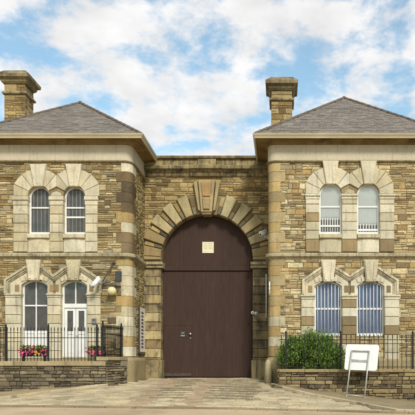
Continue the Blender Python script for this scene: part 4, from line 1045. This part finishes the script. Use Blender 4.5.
# ------------------------------------------------------------------ light, sky, camera
SUN_EL, SUN_AZ = R(40), R(22)      # azimuth towards +X from the facade normal
d = Vector((sin(SUN_AZ) * cos(SUN_EL), -cos(SUN_AZ) * cos(SUN_EL), sin(SUN_EL)))
sl = bpy.data.lights.new('sun', 'SUN'); sl.energy = 2.0; sl.angle = R(12); sl.color = (1, .955, .89); so = bpy.data.objects.new('sun', sl); COL.objects.link(so); so.rotation_euler = (-d).to_track_quat('-Z', 'Y').to_euler()
W = bpy.data.worlds.new('World'); S.world = W; W.use_nodes = True; nt = W.node_tree; nd = nt.nodes; L = nt.links; bg = nd['Background']; bg.inputs[1].default_value = .12
sky = nd.new('ShaderNodeTexSky'); sky.sky_type = 'NISHITA'; sky.sun_disc = False; sky.sun_elevation = SUN_EL; sky.sun_rotation = pi - SUN_AZ; sky.air_density = 1.0; sky.dust_density = 1.2; sky.ozone_density = .7
tc = nd.new('ShaderNodeTexCoord'); sx = nd.new('ShaderNodeSeparateXYZ'); L.new(tc.outputs['Generated'], sx.inputs[0])
az = nd.new('ShaderNodeMath'); az.operation = 'ADD'; az.inputs[1].default_value = .55; L.new(sx.outputs['Z'], az.inputs[0])
mx0 = nd.new('ShaderNodeMath'); mx0.operation = 'MAXIMUM'; mx0.inputs[1].default_value = .05; L.new(az.outputs[0], mx0.inputs[0])
dv = nd.new('ShaderNodeVectorMath'); dv.operation = 'DIVIDE'; cb = nd.new('ShaderNodeCombineXYZ')
for k in range(3): L.new(mx0.outputs[0], cb.inputs[k])
L.new(tc.outputs['Generated'], dv.inputs[0]); L.new(cb.outputs[0], dv.inputs[1])
mp = nd.new('ShaderNodeMapping'); mp.inputs['Location'].default_value = (3.3, 1.2, 0); mp.inputs['Scale'].default_value = (1.5, 1.5, 3.0); L.new(dv.outputs[0], mp.inputs[0])
n1 = nd.new('ShaderNodeTexNoise'); n1.inputs['Scale'].default_value = 6.0; n1.inputs['Detail'].default_value = 9; n1.inputs['Roughness'].default_value = .6; n1.inputs['Distortion'].default_value = .15; L.new(mp.outputs[0], n1.inputs['Vector'])
mr = nd.new('ShaderNodeMapRange'); mr.inputs['From Min'].default_value = .38; mr.inputs['From Max'].default_value = .58; mr.interpolation_type = 'SMOOTHSTEP'; mr.inputs['To Min'].default_value = .1; mr.inputs['To Max'].default_value = .97; L.new(n1.outputs[0], mr.inputs[0])
n2 = nd.new('ShaderNodeTexNoise'); n2.inputs['Scale'].default_value = 9; n2.inputs['Detail'].default_value = 6; L.new(mp.outputs[0], n2.inputs['Vector'])
cr = nd.new('ShaderNodeMapRange'); cr.inputs['From Min'].default_value = .35; cr.inputs['From Max'].default_value = .65; cr.inputs['To Min'].default_value = 4.4; cr.inputs['To Max'].default_value = 5.3; L.new(n2.outputs[0], cr.inputs[0])
cc = nd.new('ShaderNodeVectorMath'); cc.operation = 'SCALE'; cc.inputs[0].default_value = (.99, .975, .965); L.new(cr.outputs[0], cc.inputs['Scale'])
mx = nd.new('ShaderNodeMix'); mx.data_type = 'RGBA'; tn = nd.new('ShaderNodeVectorMath'); tn.operation = 'MULTIPLY'; tn.inputs[1].default_value = (1.0, 1.24, 1.12); L.new(sky.outputs[0], tn.inputs[0]); L.new(mr.outputs[0], mx.inputs[0]); L.new(tn.outputs[0], mx.inputs[6]); L.new(cc.outputs[0], mx.inputs[7]); L.new(mx.outputs[2], bg.inputs[0])

cam_ = bpy.data.cameras.new('camera'); co = bpy.data.objects.new('camera', cam_); COL.objects.link(co); co.location = (CX, -CD, CZ); co.rotation_euler = (R(90), 0, 0)
cam_.sensor_width = 36; cam_.lens = FL / 415 * 36; cam_.shift_x = (207.5 - PX) / 415; cam_.shift_y = (PY - 207.5) / 415; cam_.clip_end = 3000; S.camera = co
S.view_settings.view_transform = 'Standard'; S.view_settings.look = 'None'; S.view_settings.gamma = 1; S.view_settings.use_curve_mapping = False; S.view_settings.exposure = .7
S.cycles.max_bounces = 6
